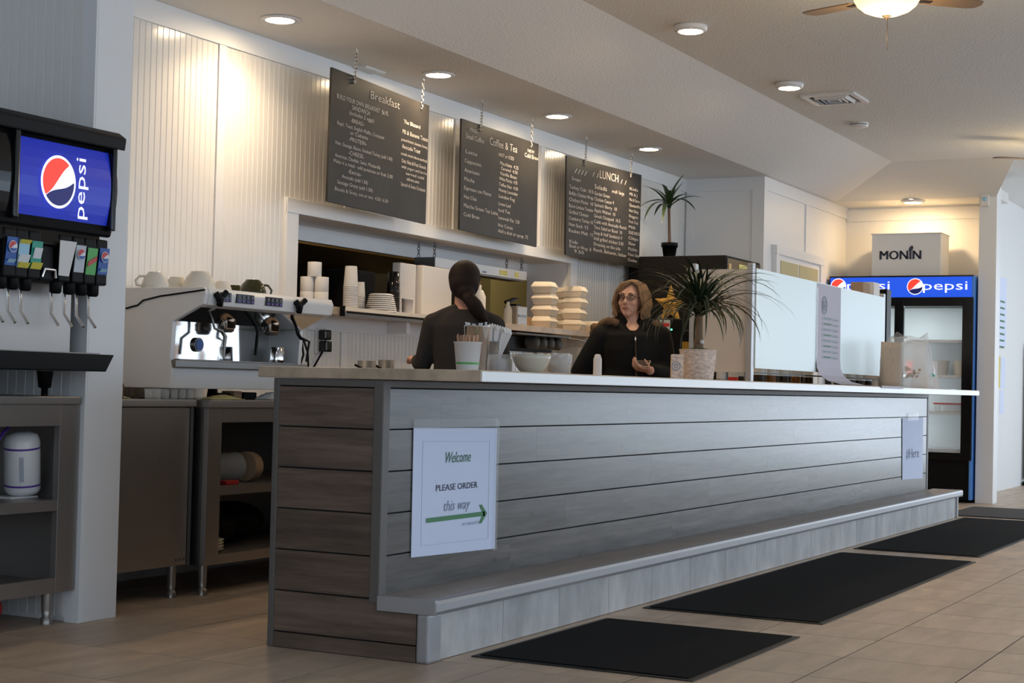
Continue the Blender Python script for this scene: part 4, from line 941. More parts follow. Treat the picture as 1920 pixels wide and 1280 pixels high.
# potted ponytail palm
y = 3.12; x = fitc(1308, y); s = mpp((x, y, 1.1)); zt = py(y, 1308, 655).z
pp = thing('potted_palm', (x, y, CT), 'ponytail palm in a pale woven basket on the countertop', 'potted plant')
hb = zt-CT; prof = [(.001, 0), (29*s, 0)]
rows_ = 13
for q in range(rows_): f = (q+.5)/rows_; prof += [((29+6*f)*s+.0025, hb*(q+.25)/rows_), ((29+6*f)*s-.0015, hb*(q+.8)/rows_)]
bsk = MB().lathe(prof+[(36*s, hb*.985), (36*s, hb), (33*s, hb), (33*s, hb*.9), (.001, hb*.9)], (x, y, CT), 40).build('basket', 'basket', pp)
MB().ell((x, y, CT+hb*.93), (31*s, 31*s, .02), 20, 8).build('moss', 'moss', pp)
zc_ = py(y, 1318, 590).z
MB().tube([(x, y, CT+hb*.93), (x+.006, y, CT+hb+.03), (x+.012, y, CT+hb+.09), (x+.012, y, zc_)], [.03, .026, .019, .017], 14).build('trunk', 'trunk', pp)
MB().ell((x-.02, y-.028, CT+hb+.04), .012, 10, 8).build('round_tag', 'white_enamel', pp)
top = Vector((x+.012, y, zc_))
def leaf_mesh(L, w, arch, n=9, fold=.25, droop=1.0):
    vs = []; fs = []
    for i in range(n+1):
        t_ = i/n; ww = w*(1-t_)**.6*(.55+.9*min(t_*4, 1)*.5)
        a = arch[0]+(arch[1]-arch[0])*t_**droop
        if i == 0: pos = Vector((0, 0, 0)); 
        else: pos = pos+Vector((math.cos(a), 0, math.sin(a)))*(L/n)
        vs += [pos+Vector((0, -ww, ww*fold)), pos.copy(), pos+Vector((0, ww, ww*fold))]
    for i in range(n):
        for k in (0, 1): fs.append((3*i+k, 3*i+k+1, 3*i+3+k+1, 3*i+3+k))
    me = bpy.data.meshes.new('leaf'); me.from_pydata([tuple(v) for v in vs], [], fs)
    for p_ in me.polygons: p_.use_smooth = True
    return me
lv = []
for q in range(8):
    me = leaf_mesh(.33+.06*(q % 5), 0.0112, (1.45-.12*q, .3-.26*q), droop=1.3); me.materials.append(MT['leaf_dark']); lv.append(me)
rnd = random.Random(5)
for q in range(165):
    k_ = q % 8
    o = bpy.data.objects.new('leaf', lv[k_]); COL.objects.link(o); o.parent = pp
    o.location = top+Vector((rnd.uniform(-.012, .012), rnd.uniform(-.012, .012), rnd.uniform(-.02, .03)))-wp(pp)
    o.rotation_euler = (rnd.uniform(-.25, .25), rnd.uniform(-.2, .2), q*2.39996+rnd.uniform(-.2, .2)); sc = rnd.uniform(.8, 1.12); o.scale = (sc, sc, sc)
# ---- sneeze guard
GY = 3.20; G0 = py(GY, 1405, 700).x; G1_ = py(GY, 1652, 700).x; GT_, GB = 1.735, 1.142
sg = thing('sneeze_guard', ((G0+G1_)/2, GY, CT), 'frosted sneeze guard on metal posts over the countertop', 'sneeze guard')
for gx, gy in ((G0, GY), (G1_, GY), (G0, 3.56), (G1_, 3.56)):
    po_ = bx('post', 'alu_trim', gx-.025, gx+.025, gy-.018, gy+.018, CT, GT_+.03, sg, .004)
    bx('post_foot', 'alu_trim', gx-.05, gx+.05, gy-.035, gy+.035, CT, CT+.008, po_, .002)
bx('front_panel', 'frost', G0+.03, G1_-.03, GY-.024, GY-.016, GB, GT_, sg)
bx('side_panel', 'side_glass', G0-.005, G0+.003, GY+.02, 3.545, CT+.06, GT_-.005, sg); bx('side_panel', 'side_glass', G1_-.003, G1_+.005, GY+.02, 3.545, CT+.06, GT_-.01, sg)
bx('bottom_rail', 'black_plastic', G0+.03, G1_-.03, GY+.0, GY+.012, GB-.03, GB-.022, sg)
# long paper menu hanging over the guard, curling at the foot
m0, m1 = py(GY, 1524, 600).x, py(GY, 1569, 600).x
mn = thing('paper_menu', ((m0+m1)/2, GY-.1, CT), 'long pale paper menu taped to the sneeze guard, curling at its foot', 'paper menu')
secs = [(GY-.026, GT_-.005), (GY-.027, 1.45), (GY-.028, 1.24), (GY-.034, 1.17), (GY-.06, 1.12), (GY-.11, 1.085), (GY-.20, 1.064), (GY-.40, 1.060), (GY-.463, 1.0595), (GY-.47, 1.045)]
mm = MB(); w_ = .0015
for i in range(len(secs)-1):
    (ya, za), (yb, zb) = secs[i], secs[i+1]; mm.quad((m0, yb, zb), (m1, yb, zb), (m1, ya, za), (m0, ya, za), (0, w_, 0) if i < 4 else (0, 0, w_))
mm.build('sheet', 'pink_paper', mn)
cx_ = m0+.30*(m1-m0); zz = 1.59
ri = MB()
for i in range(24):
    a, b_ = 2*PI*i/24, 2*PI*(i+1)/24
    for q1, q2 in ((.062, .05), (.036, .012)): ri.flat([(cx_+q1*math.cos(a), GY-.029, zz+q1*math.sin(a)), (cx_+q2*math.cos(a), GY-.029, zz+q2*math.sin(a)), (cx_+q2*math.cos(b_), GY-.029, zz+q2*math.sin(b_)), (cx_+q1*math.cos(b_), GY-.029, zz+q1*math.sin(b_))][::-1])
ri.build('round_logo', 'ink_grey', mn)
for q in range(9):
    z = 1.505-.037*q; bx('text_line', 'ink_green' if q % 2 else 'ink_grey', m0+.16, m0+.32, GY-.0295, GY-.0285, z-.004, z+.002, mn); bx('text_line', 'ink_grey', m0+.37, m0+.50, GY-.0295, GY-.0285, z-.008, z-.003, mn)
    bx('tint_band', 'menu_band', m0+.12, m1-.07, GY-.0287, GY-.0283, z-.012, z+.008, mn)
bx('edge_tape', 'tape', m0-.02, m0+.02, GY-.0295, GY-.0285, 1.2, 1.7, mn)
# bottles behind the guard
def bottle(x, y, r, h, m, label, grp=None, cap=True):
    t_ = thing('syrup_bottle', (x, y, CT), label, 'bottle', grp)
    MB().lathe([(r*.95, 0), (r, .004), (r, h*.62), (r*.45, h*.78), (r*.38, h*.93), (.001, h*.93)], (x, y, CT), 14).build('bottle', m, t_)
    MB().lathe([(r*.42, h*.93), (r*.42, h), (.001, h)], (x, y, CT), 10).build('cap', 'black_plastic', t_)
    MB().lathe([(r*1.01, h*.18), (r*1.01, h*.5)], (x, y, CT), 14, False).build('bottle_label', 'silver_print', t_)
    return t_
BN = ['first', 'second', 'third', 'fourth', 'fifth', 'sixth', 'seventh', 'eighth', 'ninth', 'tenth', 'eleventh']
us = [1422, 1433, 1444, 1456, 1468, 1479, 1491, 1503, 1515]
for q, u in enumerate(us):
    p = py(3.36, u, 705); bottle(p.x, 3.36+.02*(q % 2), .036, .30, 'amber' if q % 4 == 2 else 'black_gloss', 'dark syrup bottle, %s from the left behind the frosted panel' % BN[q], 'syrup bottles behind the sneeze guard')
us = [1572, 1582, 1591, 1600, 1609, 1618, 1626]
for q, u in enumerate(us):
    p = py(3.36, u, 712); bottle(p.x, 3.36+.02*(q % 2), .036, .28, 'black_gloss', 'dark syrup bottle, %s right of the paper menu' % BN[q], 'syrup bottles behind the sneeze guard')
upright('white_cup', 'white_card', py(3.40, 1642, 715).x, 3.42, CT, [(.05, 0), (.058, .09), (.06, .09), (.06, .095), (.001, .095)], 'white paper cup behind the right end of the frosted panel', 'cup')
# behind the side glass: amber and dark pumps
for u, v, r, m, lb in ((1375, 670, .034, 'red_plastic', 'red-labelled bottle behind the clear side panel'), (1386, 660, .034, 'black_gloss', 'tall dark bottle beside the guard post'), (1352, 690, .03, 'steel', 'steel cup behind the clear side panel')):
    p = py(3.62, u, 700); h = py(3.62, u, v).z-CT+.05; bottle(p.x, 3.62, r, max(h, .14), m, lb)
# things on top of and beyond the guard
for u, w, m, lb in ((1592, .10, 'kraft', 'small tan box showing over the frosted panel'), (1612, .09, 'white_card', 'white box showing over the frosted panel'), (1636, .07, 'black_plastic', 'dark lid showing over the right end of the frosted panel')):
    p = py(3.58, u, 540); z1 = py(3.58, u, 530 if u < 1630 else 543).z
    t_ = MB().box(p.x-w, p.x+w, 3.44, 3.54, CT, z1).build('tall_box', m, None, .005); tag(t_, lb, 'box')
def bag(name, m, u0, u1, v0, y, label, crumple=.02, seed=1, tap=.28):
    r_ = random.Random(seed); a, b_ = py(y, u0, 710), py(y, u1, 710); w = (b_-a).dot(RH); c = (a+b_)/2; h = py(y, (u0+u1)/2, v0).z-CT; mb = MB(frame((c.x, y, 0))); n = 12; m_ = 7; vs = []
    for i in range(m_+1):
        t_ = i/m_; k = 1-tap*t_*t_
        for j in range(n):
            an = 2*PI*j/n; rx = w/2*k*(1+r_.uniform(-crumple, crumple)*3); ry = .05*k*(1-.6*t_)
            vs.append((rx*max(-1, min(1, 1.25*math.cos(an))), ry*max(-1, min(1, 1.25*math.sin(an))), CT+.001+h*t_+(r_.uniform(-crumple, crumple) if i == m_ else 0)))
    mb.add(vs, [(i*n+j, i*n+(j+1) % n, (i+1)*n+(j+1) % n, (i+1)*n+j) for i in range(m_) for j in range(n)]+[tuple(range(n))[::-1], tuple(range(m_*n, m_*n+n))], True)
    return tag(mb.build(name, m), label, 'bag')
kb = bag('kraft_bag', 'brown_smudge', 1659, 1680, 642, 3.0, 'brown paper bag with dark print beside the sneeze guard', .006, 3, .04)
p = py(2.945, 1670, 690)
for q in range(5):
    zz = 1.13+.055*q; lettering('%', (p.x+(-.02 if q % 2 else .03), 2.945, zz), X3, Z3, .03, 'ink', kb, name='bag_print')
bag('plastic_bag', 'clear_plastic', 1676, 1728, 628, 3.13, 'clear plastic bag standing behind the brown bag', .03, 4)
bag('snack_bag', 'clear_plastic', 1692, 1730, 642, 2.97, 'clear bag of snacks at the right end of the countertop', .03, 6)
sb = bpy.data.objects['snack_bag']; r_ = random.Random(9); c0 = py(2.97, 1711, 700)
for q in range(16):
    c = c0+RH*r_.uniform(-.05, .05)+FH*r_.uniform(-.02, .02)+Z3*r_.uniform(-.025, .05); MB().ell(c, (r_.uniform(.01, .02), .012, r_.uniform(.008, .016)), 8, 6).build('snack_piece', 'stir_wood' if q % 3 else 'kraft', sb)
p = py(2.9, 1746, 720); tbx = thing('tissue_box', (p.x, 2.9, CT), 'white tissue box at the right end of the countertop', 'tissue box')
MB(frame((p.x, 2.9, 0))).box(-.042, .045, -.04, .05, CT, py(2.9, 1746, 706).z).build('carton', 'cardboard_white', tbx, .003)
MB(frame((p.x, 2.9, 0))).add([(-.03, -.03, CT+.065), (.03, -.03, CT+.065), (.03, .03, CT+.065), (-.03, .03, CT+.065), (.0, 0, CT+.125), (.03, .015, CT+.11)], [(0, 1, 4), (1, 2, 5), (2, 3, 4), (3, 0, 4), (1, 5, 4), (2, 4, 5)]).build('tissue', 'teal_print', tbx)
p = py(3.05, 1741, 700); o = MB(frame((p.x, 3.05, 0))).box(-.05, .06, -.04, .04, CT, py(3.1, 1737, 677).z).build('card_reader_box', 'cardboard_white', None, .004); tag(o, 'white box standing behind the tissue box', 'box')
p = py(3.15, 1724, 690); o = MB(frame((p.x, 3.15, 0))).quad((-.07, 0, CT), (.03, 0, CT), (.07, .05, py(3.2, 1722, 641).z), (-.02, .05, py(3.2, 1722, 641).z), (0, .006, 0)).box(-.06, .03, 0, .05, CT, CT+.01).build('leaning_card', 'white_card'); tag(o, 'white card leaning behind the plastic bags', 'card')
o = bx('flat_paper', 'white_paper', 12.86, 13.06, 2.86, 2.98, CT, CT+.006); tag(o, 'small white paper lying at the counter end', 'paper')
# ---- signs taped to the counter front
def sheet(corn, name, label, cat): 
    t_ = thing(name, corn[3]+(corn[2]-corn[3])*.5, label, cat); MB().quad(corn[3], corn[2], corn[1], corn[0], (0, .002, 0)).build('sheet', 'white_paper', t_); return t_
yq = 3.148
sg1 = sheet([py(yq, 776, 802), py(yq, 932, 802), py(yq, 928, 1028), py(yq, 771, 1045)], 'welcome_sign', 'white Welcome please order this way sign with green arrow', 'sign')
def at(u, v): return py(yq-.001, u, v)
lettering('Welcome', at(859, 866), X3, Z3+X3*.02, .042, 'ink_green', sg1, width=.20, shear=.3)
lettering('PLEASE ORDER', at(857, 917), X3, Z3-X3*.02, .024, 'ink', sg1, width=.33)
lettering('this way', at(857, 955), X3, Z3, .040, 'ink_grey', sg1, width=.21, shear=.3)
lettering('AT REGISTER', at(884, 983), X3, Z3, .011, 'ink_grey', sg1, width=.16)
a0, a1 = at(799, 973), at(908, 965); zz = (a0.z+a1.z)/2; ar = MB()
ar.box(a0.x, a1.x, yq-.003, yq-.001, zz-.009, zz+.009)
ar.extr([(a1.x-.045, yq-.001, zz+.038), (a1.x-.025, yq-.001, zz+.038), (a1.x+.02, yq-.001, zz), (a1.x-.025, yq-.001, zz-.038), (a1.x-.045, yq-.001, zz-.038), (a1.x-.012, yq-.001, zz)], (0, -.002, 0))
ar.build('arrow', 'arrow_green', sg1)
A, B, C_, D = at(793, 827), at(918, 827), at(915, 1009), at(789, 1023); bd = MB()
for p, q in ((A, B), (B, C_), (C_, D), (D, A)): bd.tube([p, q], .0007, 4)
bd.build('border_line', 'silver_print', sg1)
bx('tape', 'tape', at(775, 800).x, at(933, 800).x, yq-.004, yq-.002, at(850, 803).z, at(850, 785).z, sg1); bx('tape', 'tape', at(928, 800).x, at(936, 800).x, yq-.004, yq-.002, at(932, 1030).z, at(932, 790).z, sg1)
sg2 = sheet([py(yq, 1692, 784), py(yq, 1731, 782), py(yq, 1730, 896), py(yq, 1692, 899)], 'here_sign', 'white order here sign at the far end of the counter front', 'sign')
lettering('order', at(1711, 824), X3, Z3, .03, 'silver_print', sg2, width=.25, shear=.3)
lettering('#Here', at(1711, 858), X3, Z3, .075, 'ink_grey', sg2, width=.42)
bx('tape', 'tape', at(1702, 780).x, at(1722, 780).x, yq-.004, yq-.002, at(1711, 788).z, at(1711, 774).z, sg2)
# ================================================================== BLACK CABINET, BREWER, YUCCA
KX, KY0, KY1, KZ = 12.16, 4.50, 5.34, 2.09
kc = thing('black_cabinet', (12.6, 4.92, 0), 'tall black cabinet with a gold star on its side', 'cabinet')
bx('body', 'black_matte', KX, 13.0, KY0, KY1, 0, KZ, kc, .006)
bx('header', 'black_gloss', KX+.03, 12.99, KY0-.006, KY0, KZ-.16, KZ-.02, kc)
bx('header_label', 'yellow_print', KX+.30, KX+.62, KY0-.009, KY0-.006, KZ-.11, KZ-.05, kc); bx('header_label', 'gold', KX+.06, KX+.12, KY0-.009, KY0-.006, KZ-.14, KZ-.06, kc)
bx('door', 'black_gloss', KX+.03, 12.97, KY0-.012, KY0, .12, KZ-.18, kc, .004)
sp = []
cst = px(KX, 1258, 572)
for i in range(10):
    rr = .175 if i % 2 == 0 else .072; a = PI/2+i*PI/5; sp.append((KX-.001, cst.y-rr*math.cos(a)*.85, cst.z+rr*math.sin(a)))
st = MB().extr(sp, (-.006, 0, 0)).build('star', 'gold', kc)
MB().add([(KX-.03, cst.y, cst.z)]+[(KX-.0075, p[1], p[2]) for p in sp], [(0, 1+i, 1+(i+1) % 10) for i in range(10)]).build('star_relief', 'star_face', st)
# coffee grinder with display
gx, gy = 10.2, 4.15
p = py(4.15, 1250, 640); gx = p.x
bc = thing('side_table', (gx+.2, 4.30, 0), 'dark worktable behind the potted palm', 'table')
bx('top', 'steel_dark', gx-.35, gx+1.3, 4.0, 4.6, .87, .905, bc, .004); bx('shelf', 'steel_dark', gx-.3, gx+1.25, 4.03, 4.57, .3, .33, bc)
for xx in (gx-.3, gx+1.25):
    for yy in (4.05, 4.55): MB().cyl((xx, yy, 0), (xx, yy, .87), .02, None, 10).build('leg', 'steel_dark', bc)
gr = thing('coffee_grinder', (gx, gy, .905), 'black coffee grinder with small lit display behind the palm', 'coffee grinder')
T = frame((gx, gy, 0)); zt = py(gy, 1240, 596).z
MB(T).box(-.10, .12, -.10, .14, .9055, 1.16).build('base', 'black_plastic', gr, .01)
MB(T).box(-.07, .10, -.06, .12, 1.16, zt).build('head', 'black_plastic', gr, .012)
dp = MB(T).box(-.055, .015, -.064, -.06, zt-.095, zt-.01).build('display', 'silver_print', gr)
MB(T).quad((-.045, -.066, zt-.07), (.01, -.066, zt-.05), (.01, -.066, zt-.035), (-.045, -.066, zt-.03), (0, .001, 0)).build('display_print', 'red_print', dp)
MB(T).ell((.025, -.062, zt-.075), .006, 8, 6).build('status_light', 'led_green', gr)
MB(T).tube([(.03, -.06, 1.20), (.035, -.12, 1.215), (.05, -.15, 1.19), (.05, -.15, 1.14)], .012, 8).build('spout', 'chrome', gr)
p = py(4.2, 1283, 640); bp_ = thing('coffee_brewer', (p.x, 4.25, .905), 'black coffee brewer with brass trim behind the palm', 'coffee brewer')
T = frame((p.x, 4.25, 0))
MB(T).box(-.12, .14, -.08, .14, .9055, .99).box(-.12, .14, .05, .14, .99, 1.42).box(-.12, .14, -.08, .05, 1.26, 1.42).build('body', 'black_plastic', bp_, .01)
MB(T).box(-.06, .08, -.084, -.08, 1.29, 1.34).build('brass_plate', 'gold', bp_)
MB(T).lathe([(.05, .992), (.065, 1.06), (.05, 1.16), (.055, 1.2), (.001, 1.2)], (.0, -.01, 0), 18).build('carafe', 'black_gloss', bp_)
# yucca on the cabinet
p = px(12.45, 1255, 480); yx, yy = 12.45, p.y
yu = thing('potted_yucca', (yx, yy, KZ), 'slim yucca in a black pot on top of the black cabinet', 'potted plant')
MB().lathe([(.048, 0), (.062, .10), (.070, .10), (.070, .135), (.062, .135), (.06, .12), (.001, .12)], (yx, yy, KZ+.0005), 22).build('pot', 'black_plastic', yu)
zt = px(12.45, 1253, 390).z
MB().tube([(yx, yy, KZ+.11), (yx, yy+.004, KZ+.2), (yx, yy+.012, zt)], [.016, .013, .012], 10).build('trunk', 'trunk', yu)
yl = []
for q in range(5):
    me = leaf_mesh(.27+.03*q, .027, (1.35-.22*q, .75-.5*q), n=8, fold=.35); me.materials.append(MT['leaf_green']); yl.append(me)
rnd = random.Random(11)
for q in range(17):
    o = bpy.data.objects.new('leaf', yl[q % 5]); COL.objects.link(o); o.parent = yu; o.location = Vector((yx, yy+.012, zt-.01+.004*q))-wp(yu)
    o.rotation_euler = (0, 0, q*2.4+rnd.uniform(-.2, .2)); sc = rnd.uniform(.85, 1.1); o.scale = (sc, sc, sc)
# ================================================================== COOLER
FX, FY0, FY1, FZ = 15.45, 3.235, 4.63, 2.155
fr = thing('drinks_cooler', (15.75, 3.93, 0), 'black two-door glass drinks cooler with lit blue header', 'drinks cooler')
D_ = .62
bx('side_wall', 'wall_blue', FX+.01, FX+D_, FY0, FY0+.02, .03, FZ, fr); bx('side_wall', 'black_plastic', FX+.01, FX+D_, FY1-.02, FY1, .03, FZ, fr)
bx('back_wall', 'inner_white', FX+D_-.03, FX+D_, FY0+.02, FY1-.02, .03, FZ, fr)
bx('inner_liner', 'inner_white', FX+.08, FX+D_-.03, FY0+.02, FY0+.05, .45, 1.87, fr); bx('inner_liner', 'inner_white', FX+.08, FX+D_-.03, FY1-.05, FY1-.02, .45, 1.87, fr)
bx('top_box', 'black_plastic', FX+.012, FX+D_, FY0+.021, FY1-.021, 1.87, FZ, fr); bx('base', 'black_plastic', FX+.012, FX+D_, FY0+.021, FY1-.021, .03, .44, fr)
bx('grille', 'black_matte', FX+.004, FX+.012, FY0+.05, FY1-.05, .08, .36, fr)
ym = 3.935
hd = bx('header_sign', 'blue_sign', FX, FX+.012, FY0+.02, FY1-.01, 1.945, FZ-.015, fr); hd['label'] = 'lit blue header sign'
bx('header_frame', 'black_gloss', FX-.004, FX+.012, FY0, FY1, FZ-.015, FZ, fr); bx('header_frame', 'black_gloss', FX-.004, FX+.012, FY0, FY1, 1.925, 1.945, fr)
for u in (1716, 1572):
    c = px(FX-.003, u, 537); emblem(c, .072, -Y3, Z3, hd, LIT, .15)
    c2 = px(FX-.003, u+56 if u > 1600 else u+56, 543); lettering('pepsi', c2, -Y3, Z3, .085, 'white_lit', hd, width=.42)
for a, b in ((FY0, FY0+.10), (FY1-.10, FY1), (ym-.045, ym+.045)): bx('door_frame', 'black_gloss', FX-.006, FX+.03, a, b, .40, 1.925, fr, .003)
for a, b in ((1.86, 1.925), (.40, .47)): bx('door_frame', 'black_gloss', FX-.005, FX+.029, FY0+.1, FY1-.1, a, b, fr)
bx('door_glass', 'fridge_glass', FX+.012, FX+.018, FY0+.1, ym-.045, .47, 1.86, fr); bx('door_glass', 'fridge_glass', FX+.012, FX+.018, ym+.045, FY1-.1, .47, 1.86, fr)
for v in (637, 703, 772):
    z = px(FX+.1, 1780, v).z; s_ = bx('shelf', 'shelf_white', FX+.07, FX+D_-.04, FY0+.055, FY1-.055, z-.025, z, fr)
bx('shelf', 'shelf_white', FX+.07, FX+D_-.04, FY0+.055, FY1-.055, .445, .50, fr)
area('cooler_light', (FX+.10, (FY0+FY1)/2, 1.86), (0, 0, 0), .06, 1.1, 4, (.85, .95, 1))
area('cooler_light', (FX+.045, ym, 1.15), (0, -PI/2, 0), 1.3, .05, 4, (.85, .95, 1))
z = px(FX+.1, 1780, 703).z
for y_, w, h, m, lb in ((3.62, .26, .14, 'white_card', 'white tub on the middle cooler shelf'), (3.375, .15, .14, 'cream_foam', 'cream tub at the right of the middle cooler shelf')):
    o = MB().lathe([(w*.42, 0), (w*.5, h), (w*.48, h), (.001, h*.96)], (FX+.26, y_+.02, z+.0005), 20).build('food_tub', m); tag(o, lb, 'tub')
o = MB().box(FX+.16, FX+.34, 3.80, 3.90, z+.0005, z+.13).build('red_carton', 'red_plastic', None, .01); tag(o, 'red carton on the middle cooler shelf', 'carton')
z = px(FX+.1, 1780, 772).z
o = thing('deli_tray', (FX+.3, 3.48, z), 'clear tray with red lid on the lower cooler shelf', 'tray')
bx('tray', 'clear_plastic', FX+.15, FX+.42, 3.32, 3.62, z+.0005, z+.07, o, .01); bx('lid', 'red_plastic', FX+.14, FX+.43, 3.31, 3.63, z+.07, z+.085, o, .004)
a, b = px(15.6, 1635, 440), px(15.6, 1763, 516)
mo = thing('syrup_box', (15.75, (a.y+b.y)/2, FZ), 'white cardboard box lettered MONIN on the cooler', 'box')
bx('carton', 'cardboard_white', 15.6, 15.95, b.y, a.y, FZ+.0005, a.z, mo, .004); bx('flap', 'cardboard_white', 15.585, 15.96, b.y-.006, a.y+.006, a.z, a.z+.008, mo)
[lettering('MONIN', px(15.598, 1688, 486)+Y3*e, -Y3, Z3, .085, 'ink', mo, width=.40) for e in (-.005, .005)]; MB(Matrix.Translation(px(15.597, 1708, 466)) @ Matrix.Rotation(.5, 4, 'X')).ell((0, 0, 0), (.002, .02, .032), 10, 8).build('drop_mark', 'ink', mo)
sn = thing('motion_sensor', px(XF, 1848, 386), 'small white motion sensor high on the wall end', 'sensor')
q = px(XF, 1848, 374); bx('housing', 'white_enamel', XF-.045, XF, q.y-.04, q.y+.04, q.z-.07, q.z+.05, sn, .01); MB().ell((XF-.045, q.y, q.z), (.012, .025, .022), 10, 8).build('lens', 'sky_print', sn)
# hall papers and banner
for (u0, v0, u1, v1, m, nm, lb) in ((1869, 520, 1886, 650, 'white_paper', 'wall_notice', 'tall white notice with green lines on the hall wall'), (1868, 668, 1875, 727, 'yellow_print', 'wall_notice', 'narrow yellow notice on the hall wall'), (1876, 670, 1884, 728, 'white_paper', 'wall_notice', 'white notice next to the yellow one'), (1874, 732, 1882, 776, 'white_paper', 'wall_notice', 'lowest small white notice on the hall wall')):
    a, b = py(3.428, u0, v0), py(3.428, u1, v0); c, d_ = py(3.428, u1, v1), py(3.428, u0, v1); a.x = d_.x; b.x = c.x
    t_ = thing(nm, d_, lb, 'notice', 'papers on the hall wall'); MB().quad(d_, c, b, a, (0, .0015, 0)).build('sheet', m, t_)
    if v0 == 520:
        for q in range(8): zz = a.z-.25-.07*q; bx('text_line', 'ink_green', a.x+.15, b.x-.1, 3.4262, 3.428, zz, zz+.02, t_)
hb_ = py(3.41, 1919.5, 905)
bn = thing('banner_stand', (hb_.x, 3.3, 0), 'purple and red printed banner at the edge of the hall', 'banner')
bx('sheet', 'white_card', hb_.x-.03, hb_.x+.8, 3.36, 3.37, .08, 1.62, bn)
for z0, z1, m in ((1.42, 1.50, 'purple_cloth'), (1.18, 1.28, 'red_plastic'), (.86, .99, 'purple_cloth'), (.58, .82, 'purple_print'), (.42, .52, 'red_plastic')): bx('print', m, hb_.x+.0, hb_.x+.5, 3.355, 3.36, z0, z1, bn)
bx('foot', 'black_plastic', hb_.x-.05, hb_.x+.85, 3.25, 3.41, 0, .05, bn, .01); MB().cyl((hb_.x+.4, 3.395, .05), (hb_.x+.4, 3.395, 1.63), .012, None, 8).build('pole', 'steel', bn)
# ================================================================== CEILING FIXTURES
def downlight(x, y, z, r, label, power, proud=0, spread=PI, col=(1, .72, .45)):
    t_ = thing('downlight', (x, y, z-.02), label, 'ceiling light', 'recessed ceiling lights')
    MB().lathe([(r*1.02, 0), (r*1.32, -.002), (r*1.36, -.005), (r*1.30, -.010-proud), (r, -.012-proud*1.3)][::-1], (x, y, z), 28, False).build('trim_ring', 'white_enamel', t_)
    MB().lathe([(.001, -.011-proud*1.4), (r*.7, -.0105-proud*1.3), (r, -.008-proud)], (x, y, z), 28, False).build('lens', 'lamp_glow', t_)
    area('downlight_lamp', (x, y, z-.03-proud), (0, 0, 0), r*1.8, r*1.8, power, col, 'DISK', spread)
NM = ['first', 'second', 'third', 'last']
for q, (u, v) in enumerate(((525, 35), (822, 138.5), (1045, 216.5), (1217, 278))):
    p = pz(ZC, u, v); downlight(p.x, p.y, ZC, .076, 'round warm downlight, %s in the row over the chalkboards' % NM[q], 7.5, 0, 2.4)
p = pz(ZF, 1295, 48); downlight(p.x, p.y, ZF, .075, 'bowed warm downlight in the main ceiling, nearer of the pair', 4, .02)
p = pz(ZF, 1480, 156); downlight(p.x, p.y, ZF, .075, 'bowed warm downlight in the main ceiling beside the vent', 4, .02)
p = pz(ZC, 1708, 374); downlight(min(p.x, XF+.3)+.08, p.y, ZC, .085, 'warm downlight in the cooler alcove', 8, .01, PI, (1, .62, .26))
# first kitchen downlight beyond the left frame edge, whose glow shows on the panelling
vp_ = pz(ZF, 1565, 183)
vt = thing('ceiling_vent', (vp_.x, vp_.y, ZF-.02), 'white square ceiling vent with open louvres', 'vent')
w = .20
for a, b, c, d_ in ((-w, w, -w, -w+.04), (-w, w, w-.04, w), (-w, -w+.04, -w+.04, w-.04), (w-.04, w, -w+.04, w-.04)): bx('frame', 'white_enamel', vp_.x+a, vp_.x+b, vp_.y+c, vp_.y+d_, ZF-.018, ZF, vt, .002)
bx('duct_dark', 'black_matte', vp_.x-w+.04, vp_.x+w-.04, vp_.y-w+.04, vp_.y+w-.04, ZF-.003, ZF-.001, vt)  # flat black sheet, the dark of the opening put into its colour
for k_ in range(3):
    e = .13-.04*k_
    for s_ in ((-e, -e, e, -e), (e, -e, e, e), (e, e, -e, e), (-e, e, -e, -e)): MB().quad((vp_.x+s_[0], vp_.y+s_[1], ZF-.004), (vp_.x+s_[2], vp_.y+s_[3], ZF-.004), (vp_.x+s_[2]*.86, vp_.y+s_[3]*.86, ZF-.03), (vp_.x+s_[0]*.86, vp_.y+s_[1]*.86, ZF-.03), (0, 0, .0015)).build('louvre', 'white_card', vt)
p = pz(ZF, 1611, 231); sm = thing('smoke_detector', (p.x, p.y, ZF-.04), 'round white smoke detector on the main ceiling', 'smoke detector')
MB().lathe([(.001, -.035), (.055, -.034), (.07, -.025), (.075, 0)], (p.x, p.y, ZF), 24, False).build('housing', 'white_enamel', sm); MB().lathe([(.0735, -.010), (.0735, -.016)], (p.x, p.y, ZF), 24, False).build('vent_slot', 'grey_plastic', sm)
p = pz(ZC, 690, 130); avt = thing('ceiling_register', (p.x, p.y, ZC-.01), 'narrow white air register in the low ceiling over the breakfast board', 'vent'); bx('frame', 'white_enamel', p.x-.11, p.x+.11, p.y-.06, p.y+.06, ZC-.008, ZC, avt, .002)
for k_ in range(4): bx('louvre', 'white_enamel', p.x-.1, p.x+.1, p.y-.045+.024*k_, p.y-.036+.024*k_, ZC-.012, ZC-.008, avt)
